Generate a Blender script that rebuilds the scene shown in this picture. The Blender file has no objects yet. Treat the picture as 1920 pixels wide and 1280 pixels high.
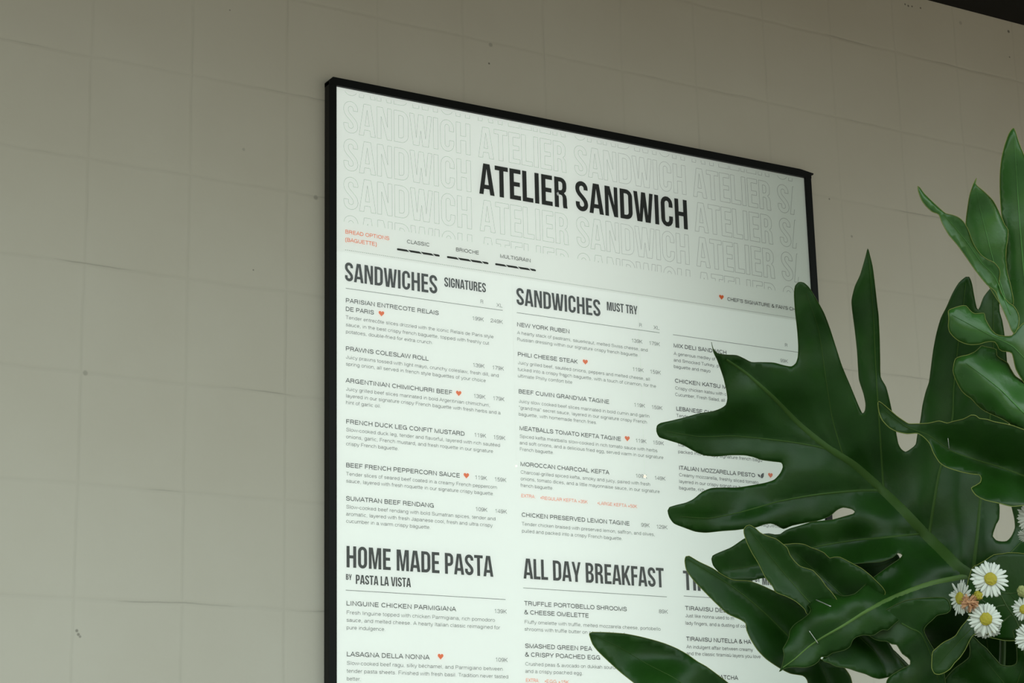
import bpy, bmesh, math, random
import numpy as np
from mathutils import Vector, Matrix
from mathutils.geometry import delaunay_2d_cdt, tessellate_polygon

random.seed(4)
SC = bpy.context.scene
COL = SC.collection

# ------------------------------------------------------------------ camera
EYE = Vector((0.0, -3.4, 1.305))
FPX, YAW, PITCH, ROLL = 3851.79, math.radians(31.3773), math.radians(14.8437), math.radians(-1.3204)
_fw = Vector((math.sin(YAW) * math.cos(PITCH), math.cos(YAW) * math.cos(PITCH), math.sin(PITCH)))
_r0 = Vector((math.cos(YAW), -math.sin(YAW), 0))
_u0 = _r0.cross(_fw)
_rt = _r0 * math.cos(ROLL) + _u0 * math.sin(ROLL)
_up = _u0 * math.cos(ROLL) - _r0 * math.sin(ROLL)
cd = bpy.data.cameras.new('camera')
cam = bpy.data.objects.new('camera', cd)
COL.objects.link(cam)
cd.sensor_width = 36.0
cd.lens = 36.0 * FPX / 1920.0
cd.clip_start = 0.05
cam.matrix_world = Matrix((( _rt.x, _up.x, -_fw.x, EYE.x), (_rt.y, _up.y, -_fw.y, EYE.y), (_rt.z, _up.z, -_fw.z, EYE.z), (0, 0, 0, 1)))
SC.camera = cam

# ------------------------------------------------------------------ view, world, lights
SC.view_settings.view_transform = 'Standard'
SC.view_settings.look = 'None'
SC.view_settings.exposure = 0.0
SC.view_settings.gamma = 1.0
SC.view_settings.use_curve_mapping = False

W = bpy.data.worlds.new('overcast_daylight')
SC.world = W
W.use_nodes = True
wn, wl = W.node_tree.nodes, W.node_tree.links
wbg = wn['Background']
wtc = wn.new('ShaderNodeTexCoord')
wsep = wn.new('ShaderNodeSeparateXYZ')
wl.new(wtc.outputs['Generated'], wsep.inputs[0])
wz = wn.new('ShaderNodeMath')
wz.operation = 'MULTIPLY_ADD'
wz.inputs[1].default_value = 0.5
wz.inputs[2].default_value = 0.5
wl.new(wsep.outputs['Z'], wz.inputs[0])
wr = wn.new('ShaderNodeValToRGB')          # radiance over elevation: dim street, bright hazy horizon, greyer zenith
wl.new(wz.outputs[0], wr.inputs[0])
STOPS = ((0.0, (0.30, 0.24, 0.155)), (0.47, (0.45, 0.365, 0.235)), (0.53, (1.36, 1.52, 1.38)), (0.72, (1.92, 2.28, 2.26)), (1.0, (1.45, 1.6, 1.65)))
el = wr.color_ramp.elements
while len(el) < len(STOPS):
    el.new(0.5)
for e, (p, c) in zip(el, STOPS):
    e.position = p
    e.color = (*c, 1)
wl.new(wr.outputs[0], wbg.inputs[0])
wbg.inputs[1].default_value = 1.0


# ------------------------------------------------------------------ helpers
def ray(px, py):
    return _fw * FPX + _rt * (px - 960.0) - _up * (py - 640.0)


def at(px, py, depth):
    return EYE + ray(px, py) * (depth / FPX)


PANEL_Y = -0.015


def on_panel(px, py, y=PANEL_Y):
    d = ray(px, py)
    t = (y - EYE.y) / d.y
    p = EYE + d * t
    return p.x, p.z


def panel_px(x, z, y=PANEL_Y):
    v = Vector((x, y, z)) - EYE
    k = FPX / v.dot(_fw)
    return 960 + v.dot(_rt) * k, 640 - v.dot(_up) * k


def panel_x_at(px, z):
    a, b = 1.5, 3.2
    for _ in range(40):
        m = (a + b) / 2
        if panel_px(m, z)[0] < px:
            a = m
        else:
            b = m
    return (a + b) / 2


def link_mesh(name, verts, faces, mats, parent=None, smooth=False, midx=None):
    me = bpy.data.meshes.new(name)
    me.from_pydata([tuple(v) for v in verts], [], faces)
    if not isinstance(mats, (list, tuple)):
        mats = [mats]
    for m in mats:
        me.materials.append(m)
    if midx:
        me.polygons.foreach_set('material_index', midx)
    if smooth:
        me.polygons.foreach_set('use_smooth', [True] * len(me.polygons))
    me.update()
    o = bpy.data.objects.new(name, me)
    COL.objects.link(o)
    if parent is not None:
        o.parent = parent
        o.matrix_parent_inverse = Matrix.Translation(-world_loc(parent))
    return o


def world_loc(o):
    v = Vector(o.location) if o.parent is None else Vector(o.location) + Vector((0, 0, 0))
    return o.get('_base') and Vector(o['_base']) or v


def empty(name, loc, label, cat, group=None):
    o = bpy.data.objects.new(name, None)
    COL.objects.link(o)
    o.location = loc
    o.empty_display_size = 0.05
    o['label'] = label
    o['category'] = cat
    if group:
        o['group'] = group
    return o


def box_geo(x0, x1, y0, y1, z0, z1):
    v = [(x0, y0, z0), (x1, y0, z0), (x1, y1, z0), (x0, y1, z0), (x0, y0, z1), (x1, y0, z1), (x1, y1, z1), (x0, y1, z1)]
    f = [(0, 3, 2, 1), (4, 5, 6, 7), (0, 1, 5, 4), (1, 2, 6, 5), (2, 3, 7, 6), (3, 0, 4, 7)]
    return v, f


def box(name, x0, x1, y0, y1, z0, z1, mat, parent=None, bevel=0.0):
    v, f = box_geo(x0, x1, y0, y1, z0, z1)
    o = link_mesh(name, v, f, mat, parent)
    if bevel:
        b = o.modifiers.new('bevel', 'BEVEL')
        b.width = bevel
        b.segments = 2
    return o


def tube_geo(pts, radii, n=8):
    verts, faces = [], []
    pts = [Vector(p) for p in pts]
    prev = None
    for i, p in enumerate(pts):
        t = (pts[min(i + 1, len(pts) - 1)] - pts[max(i - 1, 0)])
        t = t.normalized() if t.length > 1e-9 else Vector((0, 0, 1))
        if prev is None:
            a = t.orthogonal().normalized()
        else:
            a = (prev - t * prev.dot(t))
            a = a.normalized() if a.length > 1e-6 else t.orthogonal().normalized()
        prev = a
        b = t.cross(a)
        r = radii[i] if hasattr(radii, '__len__') else radii
        for k in range(n):
            w = 2 * math.pi * k / n
            verts.append(p + a * (r * math.cos(w)) + b * (r * math.sin(w)))
        if i:
            o = (i - 1) * n
            for k in range(n):
                faces.append((o + k, o + (k + 1) % n, o + n + (k + 1) % n, o + n + k))
    faces.append(tuple(range(n))[::-1])
    faces.append(tuple(range((len(pts) - 1) * n, len(pts) * n)))
    return verts, faces


def merge(geos):
    V, F = [], []
    for v, f in geos:
        o = len(V)
        V += list(v)
        F += [tuple(i + o for i in q) for q in f]
    return V, F


# ------------------------------------------------------------------ materials
def principled(name, color, rough=0.5, spec=0.5, **kw):
    m = bpy.data.materials.new(name)
    m.use_nodes = True
    b = m.node_tree.nodes['Principled BSDF']
    b.inputs['Base Color'].default_value = (*color, 1)
    b.inputs['Roughness'].default_value = rough
    b.inputs['Specular IOR Level'].default_value = spec
    for k, v in kw.items():
        b.inputs[k].default_value = v
    return m


def nd(m, typ, **kw):
    n = m.node_tree.nodes.new(typ)
    for k, v in kw.items():
        setattr(n, k, v)
    return n


def mth(m, op, a, b=None, c=None, clamp=False):
    n = nd(m, 'ShaderNodeMath', operation=op, use_clamp=clamp)
    for i, v in enumerate((a, b, c)):
        if v is None:
            continue
        if isinstance(v, (int, float)):
            n.inputs[i].default_value = v
        else:
            m.node_tree.links.new(v, n.inputs[i])
    return n.outputs[0]


def noise(m, vec, scale, detail=3.0, rough=0.5):
    n = nd(m, 'ShaderNodeTexNoise')
    m.node_tree.links.new(vec, n.inputs['Vector'])
    n.inputs['Scale'].default_value = scale
    n.inputs['Detail'].default_value = detail
    n.inputs['Roughness'].default_value = rough
    return n.outputs['Fac']


def wall_material():
    m = principled('painted_block_wall', (0.5, 0.49, 0.44), 0.75, 0.25)
    L = m.node_tree.links
    b = m.node_tree.nodes['Principled BSDF']
    tc = nd(m, 'ShaderNodeTexCoord')
    sp = nd(m, 'ShaderNodeSeparateXYZ')
    L.new(tc.outputs['Object'], sp.inputs[0])
    X, Z = sp.outputs['X'], sp.outputs['Z']
    wob = mth(m, 'MULTIPLY', mth(m, 'SUBTRACT', noise(m, tc.outputs['Object'], 9.0, 4.0), 0.5), 0.012)
    # distance to the nearest horizontal and vertical joint (blocks of 0.2 m laid in a stack)
    fz = mth(m, 'ABSOLUTE', mth(m, 'SUBTRACT', mth(m, 'FRACT', mth(m, 'DIVIDE', mth(m, 'ADD', Z, mth(m, 'ADD', wob, 0.1)), 0.2)), 0.5))
    fx = mth(m, 'ABSOLUTE', mth(m, 'SUBTRACT', mth(m, 'FRACT', mth(m, 'DIVIDE', mth(m, 'ADD', X, mth(m, 'ADD', mth(m, 'MULTIPLY', wob, 0.6), -1.182 + 0.0988)), 0.1976)), 0.5))
    dz = mth(m, 'MULTIPLY', fz, 0.2)
    dx = mth(m, 'MULTIPLY', fx, 0.1976)

    def groove(d, w):
        return mth(m, 'SUBTRACT', 1.0, mth(m, 'DIVIDE', d, w, clamp=True), clamp=True)
    gap = noise(m, tc.outputs['Object'], 3.1, 2.0)
    gap2 = noise(m, tc.outputs['Object'], 5.3, 2.0)
    gz = mth(m, 'MULTIPLY', groove(dz, 0.006), mth(m, 'ADD', 0.35, mth(m, 'MULTIPLY', gap, 0.8)))
    gx = mth(m, 'MULTIPLY', groove(dx, 0.005), mth(m, 'ADD', 0.3, mth(m, 'MULTIPLY', gap2, 0.9)))
    joint = mth(m, 'MAXIMUM', gz, gx)
    # cracks: a thin dark line along stretches of the bed joints
    cm = mth(m, 'MULTIPLY', mth(m, 'SUBTRACT', gap, 0.50), 9.0, clamp=True)
    crack = mth(m, 'MULTIPLY', groove(dz, 0.0022), cm)
    cmx = mth(m, 'MULTIPLY', mth(m, 'SUBTRACT', gap2, 0.50), 6.0, clamp=True)
    crackx = mth(m, 'MULTIPLY', groove(dx, 0.0018), mth(m, 'MULTIPLY', cmx, 0.5))
    dark = mth(m, 'MAXIMUM', crack, crackx)
    # a few small pits and a hairline scratch
    pit = None
    for (px, py, r, a) in ((917, 119, .0028, 1), (1697, 8, .003, 1), (1703, 11, .0035, 1), (1710, 12, .003, 1), (1726, 15, .003, 1), (1891, 59, .005, 1),
                           (1893, 107, .003, .8), (920, 84, .006, .45), (1555, 373, .003, .7), (1597, 443, .004, .5), (1801, 43, .006, .35), (457, 280, .004, .3), (592, 370, .006, .5),
                           (160, 699, .006, .4), (144, 1182, .0035, .7), (147, 1189, .0035, .7), (150, 1193, .003, .6), (431, 19, .0018, .8), (475, 506, .002, .8)):
        x, z = on_panel(px, py, 0.0)
        q = nd(m, 'ShaderNodeVectorMath', operation='DISTANCE')
        L.new(tc.outputs['Object'], q.inputs[0])
        q.inputs[1].default_value = (x, 0.0, z)
        g = mth(m, 'MULTIPLY', mth(m, 'MULTIPLY', groove(q.outputs['Value'], r), 2.0, clamp=True), a)
        pit = g if pit is None else mth(m, 'MAXIMUM', pit, g)
    dark = mth(m, 'MAXIMUM', mth(m, 'MAXIMUM', mth(m, 'MULTIPLY', dark, 0.36), mth(m, 'MULTIPLY', joint, 0.07)), mth(m, 'MULTIPLY', pit, 0.85))
    blot = noise(m, tc.outputs['Object'], 2.2, 5.0, 0.6)
    r = nd(m, 'ShaderNodeValToRGB')
    r.color_ramp.elements[0].position, r.color_ramp.elements[1].position = 0.3, 0.72
    r.color_ramp.elements[0].color = (0.555, 0.520, 0.445, 1)
    r.color_ramp.elements[1].color = (0.600, 0.572, 0.500, 1)
    L.new(blot, r.inputs[0])
    mx = nd(m, 'ShaderNodeMix', data_type='RGBA')
    L.new(dark, mx.inputs['Factor'])
    L.new(r.outputs[0], mx.inputs['A'])
    mx.inputs['B'].default_value = (0.10, 0.09, 0.07, 1)
    L.new(mx.outputs['Result'], b.inputs['Base Color'])
    fine = noise(m, tc.outputs['Object'], 160.0, 3.0, 0.6)
    mid = noise(m, tc.outputs['Object'], 24.0, 3.0, 0.5)
    h = mth(m, 'ADD', mth(m, 'MULTIPLY', fine, 0.00022), mth(m, 'MULTIPLY', mid, 0.0009))
    h = mth(m, 'SUBTRACT', h, mth(m, 'MULTIPLY', joint, 0.0008))
    bp = nd(m, 'ShaderNodeBump')
    bp.inputs['Strength'].default_value = 0.8
    bp.inputs['Distance'].default_value = 1.0
    L.new(h, bp.inputs['Height'])
    L.new(bp.outputs[0], b.inputs['Normal'])
    return m


def leaf_material(name, ca, cb, rough=0.38, trans=0.10, spec=0.31):
    m = principled(name, ca, rough, spec)
    L = m.node_tree.links
    b = m.node_tree.nodes['Principled BSDF']
    tc = nd(m, 'ShaderNodeTexCoord')
    n1 = noise(m, tc.outputs['Object'], 14.0, 4.0, 0.6)
    r = nd(m, 'ShaderNodeValToRGB')
    r.color_ramp.elements[0].position, r.color_ramp.elements[1].position = 0.35, 0.7
    r.color_ramp.elements[0].color = (*ca, 1)
    r.color_ramp.elements[1].color = (*cb, 1)
    L.new(n1, r.inputs[0])
    L.new(r.outputs[0], b.inputs['Base Color'])
    rr = noise(m, tc.outputs['Object'], 30.0, 3.0)
    L.new(mth(m, 'ADD', mth(m, 'MULTIPLY', rr, 0.22), rough - 0.11), b.inputs['Roughness'])
    bp = nd(m, 'ShaderNodeBump')
    bp.inputs['Strength'].default_value = 0.35
    bp.inputs['Distance'].default_value = 1.0
    L.new(mth(m, 'MULTIPLY', noise(m, tc.outputs['Object'], 90.0, 4.0, 0.6), 0.0012), bp.inputs['Height'])
    L.new(bp.outputs[0], b.inputs['Normal'])
    out = m.node_tree.nodes['Material Output']
    tl = nd(m, 'ShaderNodeBsdfTranslucent')
    tl.inputs[0].default_value = (cb[0] * 2.2, cb[1] * 2.0, cb[2] * 1.2, 1)
    ms = nd(m, 'ShaderNodeMixShader')
    ms.inputs[0].default_value = trans
    L.new(b.outputs[0], ms.inputs[1])
    L.new(tl.outputs[0], ms.inputs[2])
    L.new(ms.outputs[0], out.inputs[0])
    return m


M = {}
M['wall'] = wall_material()
M['ceiling'] = principled('dark_ceiling_boards', (0.010, 0.009, 0.008), 0.7, 0.15)
M['floor'] = principled('grey_concrete_floor', (0.30, 0.29, 0.26), 0.7, 0.3)
M['frame'] = principled('black_powder_coated_metal', (0.0040, 0.0046, 0.0044), 0.42, 0.16)
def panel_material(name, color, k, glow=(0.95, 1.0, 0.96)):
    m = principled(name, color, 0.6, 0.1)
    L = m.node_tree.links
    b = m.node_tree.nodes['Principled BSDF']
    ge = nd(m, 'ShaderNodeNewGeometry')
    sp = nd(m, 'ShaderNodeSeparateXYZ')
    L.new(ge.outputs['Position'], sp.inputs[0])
    # light fall-off painted into the emission: strong at left, fading towards the right
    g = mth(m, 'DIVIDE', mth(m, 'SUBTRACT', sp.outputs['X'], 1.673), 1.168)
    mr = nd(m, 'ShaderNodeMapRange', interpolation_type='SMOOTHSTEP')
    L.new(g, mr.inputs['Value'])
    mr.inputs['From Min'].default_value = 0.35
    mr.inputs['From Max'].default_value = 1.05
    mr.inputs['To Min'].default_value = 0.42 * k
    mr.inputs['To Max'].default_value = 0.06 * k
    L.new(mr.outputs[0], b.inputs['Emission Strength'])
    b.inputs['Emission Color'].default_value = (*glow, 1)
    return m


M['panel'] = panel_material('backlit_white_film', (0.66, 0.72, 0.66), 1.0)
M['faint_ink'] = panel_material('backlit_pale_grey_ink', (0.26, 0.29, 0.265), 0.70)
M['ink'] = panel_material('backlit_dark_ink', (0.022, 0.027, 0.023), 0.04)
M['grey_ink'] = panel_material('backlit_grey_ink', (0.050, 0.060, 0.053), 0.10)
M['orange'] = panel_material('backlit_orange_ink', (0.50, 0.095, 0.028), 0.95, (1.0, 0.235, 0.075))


def glass_material():
    m = bpy.data.materials.new('clear_cover_glass')
    m.use_nodes = True
    t = m.node_tree
    t.nodes.remove(t.nodes['Principled BSDF'])
    tr = nd(m, 'ShaderNodeBsdfTransparent')
    gl = nd(m, 'ShaderNodeBsdfGlossy')
    gl.inputs['Roughness'].default_value = 0.0
    fr = nd(m, 'ShaderNodeFresnel')
    fr.inputs['IOR'].default_value = 1.5
    ms = nd(m, 'ShaderNodeMixShader')
    t.links.new(fr.outputs[0], ms.inputs[0])
    t.links.new(tr.outputs[0], ms.inputs[1])
    t.links.new(gl.outputs[0], ms.inputs[2])
    t.links.new(ms.outputs[0], t.nodes['Material Output'].inputs[0])
    return m


M['glass'] = glass_material()
M['leaf'] = leaf_material('dark_glossy_leaf', (0.0085, 0.042, 0.0030), (0.0140, 0.062, 0.0055), 0.42)
M['young_leaf'] = leaf_material('lighter_young_leaf', (0.026, 0.094, 0.015), (0.042, 0.138, 0.026), 0.30, 0.12, 0.48)
M['vein'] = principled('leaf_vein', (0.085, 0.165, 0.035), 0.55, 0.25)
M['dark_vein'] = principled('dark_leaf_vein', (0.036, 0.085, 0.014), 0.55, 0.2)
M['young_vein'] = principled('young_leaf_vein', (0.070, 0.200, 0.045), 0.5, 0.3)
M['margin'] = principled('leaf_margin', (0.150, 0.190, 0.042), 0.55, 0.25)
M['dark_margin'] = principled('dark_leaf_margin', (0.045, 0.080, 0.016), 0.55, 0.25)
M['petiole'] = principled('leaf_stalk', (0.030, 0.070, 0.015), 0.45, 0.4)
M['staple'] = principled('steel_staple_wire', (0.62, 0.64, 0.62), 0.28, 0.5, Metallic=0.9)
M['petal'] = principled('white_petal', (0.62, 0.66, 0.60), 0.6, 0.2)
M['disc'] = principled('yellow_flower_disc', (0.36, 0.31, 0.035), 0.7, 0.2)
M['dry'] = principled('withered_brown_petals', (0.52, 0.29, 0.16), 0.8, 0.1)
M['bud'] = principled('pale_green_bud', (0.30, 0.33, 0.13), 0.7, 0.2)
M['stem'] = principled('thin_green_stem', (0.040, 0.085, 0.018), 0.5, 0.3)
M['pot'] = principled('charcoal_planter', (0.05, 0.05, 0.048), 0.6, 0.3)
M['soil'] = principled('potting_soil', (0.030, 0.022, 0.015), 0.95, 0.1)

# ------------------------------------------------------------------ setting
CEIL_Z = 1.305 + 0.6038 * 3.4


def struct(o):
    o['kind'] = 'structure'
    return o


struct(box('wall_back', -2.5, 7.0, 0.0, 0.19, 0.0, CEIL_Z + 0.12, M['wall']))
struct(box('ceiling', -0.7, 7.0, -2.5, 0.0, CEIL_Z, CEIL_Z + 0.12, M['ceiling']))
struct(box('floor', -4.0, 7.0, -6.0, 0.19, -0.1, 0.0, M['floor']))

# ------------------------------------------------------------------ lettering
# light sans serif drawn with a pen: advance width and pen strokes per letter (1000 units to the em)
ADV = dict(zip('abcdefghijklmnopqrstuvwxyz', (556, 556, 500, 556, 556, 278, 556, 556, 222, 222, 500, 222, 833, 556, 556, 556, 556, 333, 500, 278, 556, 500, 722, 500, 500, 500)))
ADV.update(zip('ABCDEFGHIJKLMNOPQRSTUVWXYZ', (667, 667, 722, 722, 667, 611, 778, 722, 278, 500, 667, 556, 833, 722, 778, 667, 778, 722, 667, 611, 722, 667, 944, 667, 667, 611)))
for _c in '0123456789':
    ADV[_c] = 556
ADV.update({' ': 278, ',': 278, '.': 278, "'": 191, '"': 355, '-': 333, '+': 584, '(': 333, ')': 333, ':': 278, '&': 667, '\u2022': 350, '\u00e9': 556, '\u00f4': 556, '\u00f9': 556})
PEN = {
    'A': '30,0 334,718 637,0|135,240 532,240', 'B': '390,375 110,375|110,375 110,683 390,683 @390,529,150,154,90,-90|390,375 @400,205,180,170,90,-90 110,35 110,400',
    'C': '@385,359,305,324,42,318', 'D': '110,35 110,683 330,683 @330,359,300,324,90,-90 110,35 110,80', 'E': '600,35 110,35 110,683 590,683|110,372 550,372',
    'F': '110,0 110,683 570,683|110,360 510,360', 'G': '@390,359,310,324,42,318 650,140 650,340 400,340|650,160 660,0', 'H': '110,0 110,718|612,0 612,718|110,375 612,375',
    'I': '139,0 139,718', 'J': '390,718 390,220 @230,220,160,185,0,-180', 'K': '110,0 110,718|600,718 110,260|270,410 620,0', 'L': '110,718 110,35 530,35',
    'M': '100,0 100,700 416,30 733,700 733,0', 'N': '110,0 110,700 612,18 612,718', 'O': '@389,359,320,324,0,365', 'P': '110,0 110,683 400,683 @400,500,175,183,90,-90 110,317',
    'Q': '@389,359,320,324,0,365|450,180 680,-10', 'R': '110,0 110,683 420,683 @420,520,175,163,90,-90 110,357|420,357 520,330 560,250 570,60 605,0',
    'S': '580,500 540,600 450,670 335,685 210,665 120,600 105,520 140,440 230,395 335,370 450,340 550,290 590,205 555,115 460,50 335,33 200,50 110,120 80,220',
    'T': '306,0 306,683|20,683 592,683', 'U': '110,718 110,260 @361,260,251,225,180,360 612,718', 'V': '30,718 334,15 637,718', 'W': '20,718 240,15 472,690 704,15 924,718',
    'X': '40,718 627,0|627,718 40,0', 'Y': '20,718 334,300 647,718|334,300 334,0', 'Z': '50,683 560,683 40,35 570,35',
    '0': '@278,354,212,320,0,365', '1': '120,545 250,580 330,709 330,0', '2': '60,480 80,590 170,665 280,678 400,660 475,590 480,500 430,410 300,300 120,170 60,35 490,35',
    '3': '70,520 110,630 200,672 290,678 400,650 460,570 445,460 360,390 250,375|360,385 450,340 495,240 470,120 390,50 280,32 160,50 80,120 55,210', '4': '390,0 390,690 40,215 520,215',
    '5': '470,683 140,683 95,350 180,420 290,440 400,410 480,320 490,210 460,110 380,50 270,32 150,55 70,150', '6': '@278,220,210,190,0,365|68,220 80,420 140,590 220,660 320,675 420,640 475,560',
    '7': '45,675 510,675 370,430 260,200 210,0', '8': '@278,525,185,150,0,365|@278,205,220,172,0,365', '9': '@278,480,210,195,0,365|488,480 480,300 430,120 350,45 250,32 140,60 80,150',
    'a': '75,370 120,460 220,495 300,495 400,470 440,400 440,80 470,35 530,25|440,300 300,280 150,255 70,190 60,130 90,55 180,25 270,30 370,80 440,170', 'b': '90,0 90,718|@290,262,200,240,0,365',
    'c': '@265,262,200,240,40,320', 'd': '466,0 466,718|@266,262,200,240,0,365', 'e': '78,275 480,275 @278,262,202,240,3,320', 'f': '110,0 110,600 140,680 200,700 270,690|15,495 255,495',
    'g': '@266,262,200,240,0,365|466,520 466,20 440,-110 370,-165 260,-178 150,-155 90,-90', 'h': '90,0 90,718|90,300 130,420 210,490 300,497 400,470 455,380 466,300 466,0', 'i': '111,0 111,523|111,635 111,718',
    'j': '111,523 111,-110 80,-178 10,-178|111,635 111,718', 'k': '85,0 85,718|440,523 85,190|210,310 460,0', 'l': '111,0 111,718',
    'm': '90,0 90,523|90,330 130,440 210,492 280,497 370,465 416,380 416,0|416,330 460,440 540,492 610,497 700,465 745,380 745,0', 'n': '90,0 90,523|90,300 130,420 210,490 300,497 400,470 455,380 466,300 466,0',
    'o': '@278,262,215,240,0,365', 'p': '90,-207 90,523|@290,262,200,240,0,365', 'q': '466,-207 466,523|@266,262,200,240,0,365', 'r': '90,0 90,523|90,280 130,420 210,485 320,495',
    's': '420,390 380,465 260,497 150,475 85,410 100,330 180,290 300,255 400,220 430,150 400,70 310,32 230,25 120,50 65,140', 't': '120,660 120,110 150,45 250,32|10,495 255,495',
    'u': '90,523 90,200 110,90 180,32 260,25 370,70 440,160 466,250|466,523 466,0', 'v': '20,523 250,10 480,523', 'w': '15,523 190,10 361,500 532,10 707,523', 'x': '25,523 475,0|475,523 25,0',
    'y': '20,523 255,10|480,523 240,-90 180,-165 60,-178', 'z': '40,492 450,492 40,32 460,32', '.': '139,0 139,95', ',': '139,95 139,0 100,-110', "'": '95,718 95,490', '"': '110,718 110,490|245,718 245,490',
    '-': '40,270 290,270', ':': '139,0 139,95|139,430 139,523', '+': '50,250 534,250|292,10 292,490', '(': '270,720 130,560 100,250 140,-40 270,-200', ')': '60,720 200,560 230,250 190,-40 60,-200',
    '&': '640,0 210,500 180,590 230,670 310,685 390,640 390,550 320,470 150,370 80,280 70,170 130,60 250,25 400,60 520,180 580,330', '\u2022': '90,350 260,350',
}
PEN['\u00e9'] = PEN['e'] + '|230,590 340,710'
PEN['\u00f4'] = PEN['o'] + '|150,590 278,700 406,590'
PEN['\u00f9'] = PEN['u'] + '|160,710 280,590'


def pen_paths(s):
    out = []
    for part in s.split('|'):
        pts = []
        for t in part.split():
            if t[0] == '@':
                cx, cy, rx, ry, a0, a1 = map(float, t[1:].split(','))
                n = max(6, int(abs(a1 - a0) / 24))
                for k in range(n + 1):
                    w = math.radians(a0 + (a1 - a0) * k / n)
                    pts.append((cx + rx * math.cos(w), cy + ry * math.sin(w)))
            else:
                pts.append(tuple(map(float, t.split(','))))
        q = [pts[0]]
        for p in pts[1:]:
            if abs(p[0] - q[-1][0]) + abs(p[1] - q[-1][1]) > 3:
                q.append(p)
        out.append(q)
    return out


PATHS = {k: pen_paths(v) for k, v in PEN.items()}


def ribbon(pts, h, sx=1.0, sz=1.0):
    """flat stroke of half width h (same units as the points) with mitred joins; returns left and right rims"""
    P = np.array(pts, float)
    n = len(P)
    D = P[1:] - P[:-1]
    D /= np.maximum(np.linalg.norm(D, axis=1, keepdims=True), 1e-9)
    N = np.stack([-D[:, 1], D[:, 0]], 1)
    Lf, Rt = [], []
    for i in range(n):
        if i == 0:
            m, s = N[0], 1.0
        elif i == n - 1:
            m, s = N[-1], 1.0
        else:
            m = N[i - 1] + N[i]
            l = np.linalg.norm(m)
            m = m / l if l > 1e-6 else N[i]
            s = min(1.0 / max(m.dot(N[i]), 0.3), 1.9)
        Lf.append(P[i] + m * h * s)
        Rt.append(P[i] - m * h * s)
    return Lf, Rt


class Print:
    """collects flat ink shapes lying on the sign panel"""
    def __init__(self):
        self.v, self.f = [], []

    def stroke(self, pts, h):
        Lf, Rt = ribbon(pts, h)
        o = len(self.v)
        for a, b in zip(Lf, Rt):
            self.v += [tuple(a), tuple(b)]
        for i in range(len(Lf) - 1):
            self.f.append((o + 2 * i, o + 2 * i + 1, o + 2 * i + 3, o + 2 * i + 2))

    def poly(self, outer, holes=()):
        loops = [outer] + list(holes)
        tri = tessellate_polygon([[Vector((p[0], p[1], 0)) for p in l] for l in loops])
        o = len(self.v)
        for l in loops:
            self.v += [tuple(p) for p in l]
        self.f += [tuple(i + o for i in t) for t in tri]

    def text(self, s, x0, z0, em, weight, x1=None):
        w = sum(ADV[c] for c in s) - 40
        sx = em / 1000.0 if x1 is None else (x1 - x0) / w
        sz = em / 1000.0
        cx = x0 - 20 * sx if s[0] not in 'AJVWY' else x0 - 10 * sx
        for c in s:
            for path in PATHS.get(c, ()):
                self.stroke([(cx + p[0] * sx, z0 + p[1] * sz) for p in path], weight * sz * (1.8 if c == '\u2022' else 0.5))
            cx += ADV[c] * sx
        return sx * 1000.0 / em

    def build(self, name, mat, parent, y=PANEL_Y - 0.0006):
        return link_mesh(name, [(p[0], y, p[1]) for p in self.v], self.f, mat, parent)


# tall condensed capitals, drawn as outlines with counters (700 units high)
def arc(cx, cy, rx, ry, a0, a1, n=7):
    return [(cx + rx * math.cos(math.radians(a0 + (a1 - a0) * k / n)), cy + ry * math.sin(math.radians(a0 + (a1 - a0) * k / n))) for k in range(n + 1)]


def s_shape():
    c = [(276, 500)] + arc(165, 537, 111, 109, 0, 180, 10) + [(54, 505), (66, 455), (105, 398), (165, 343), (225, 283), (264, 228)] + arc(166, 163, 111, 109, 0, -180, 10) + [(55, 215)]
    l, r = ribbon(c, 53)
    return [tuple(p) for p in l] + [tuple(p) for p in r[::-1]]


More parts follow.
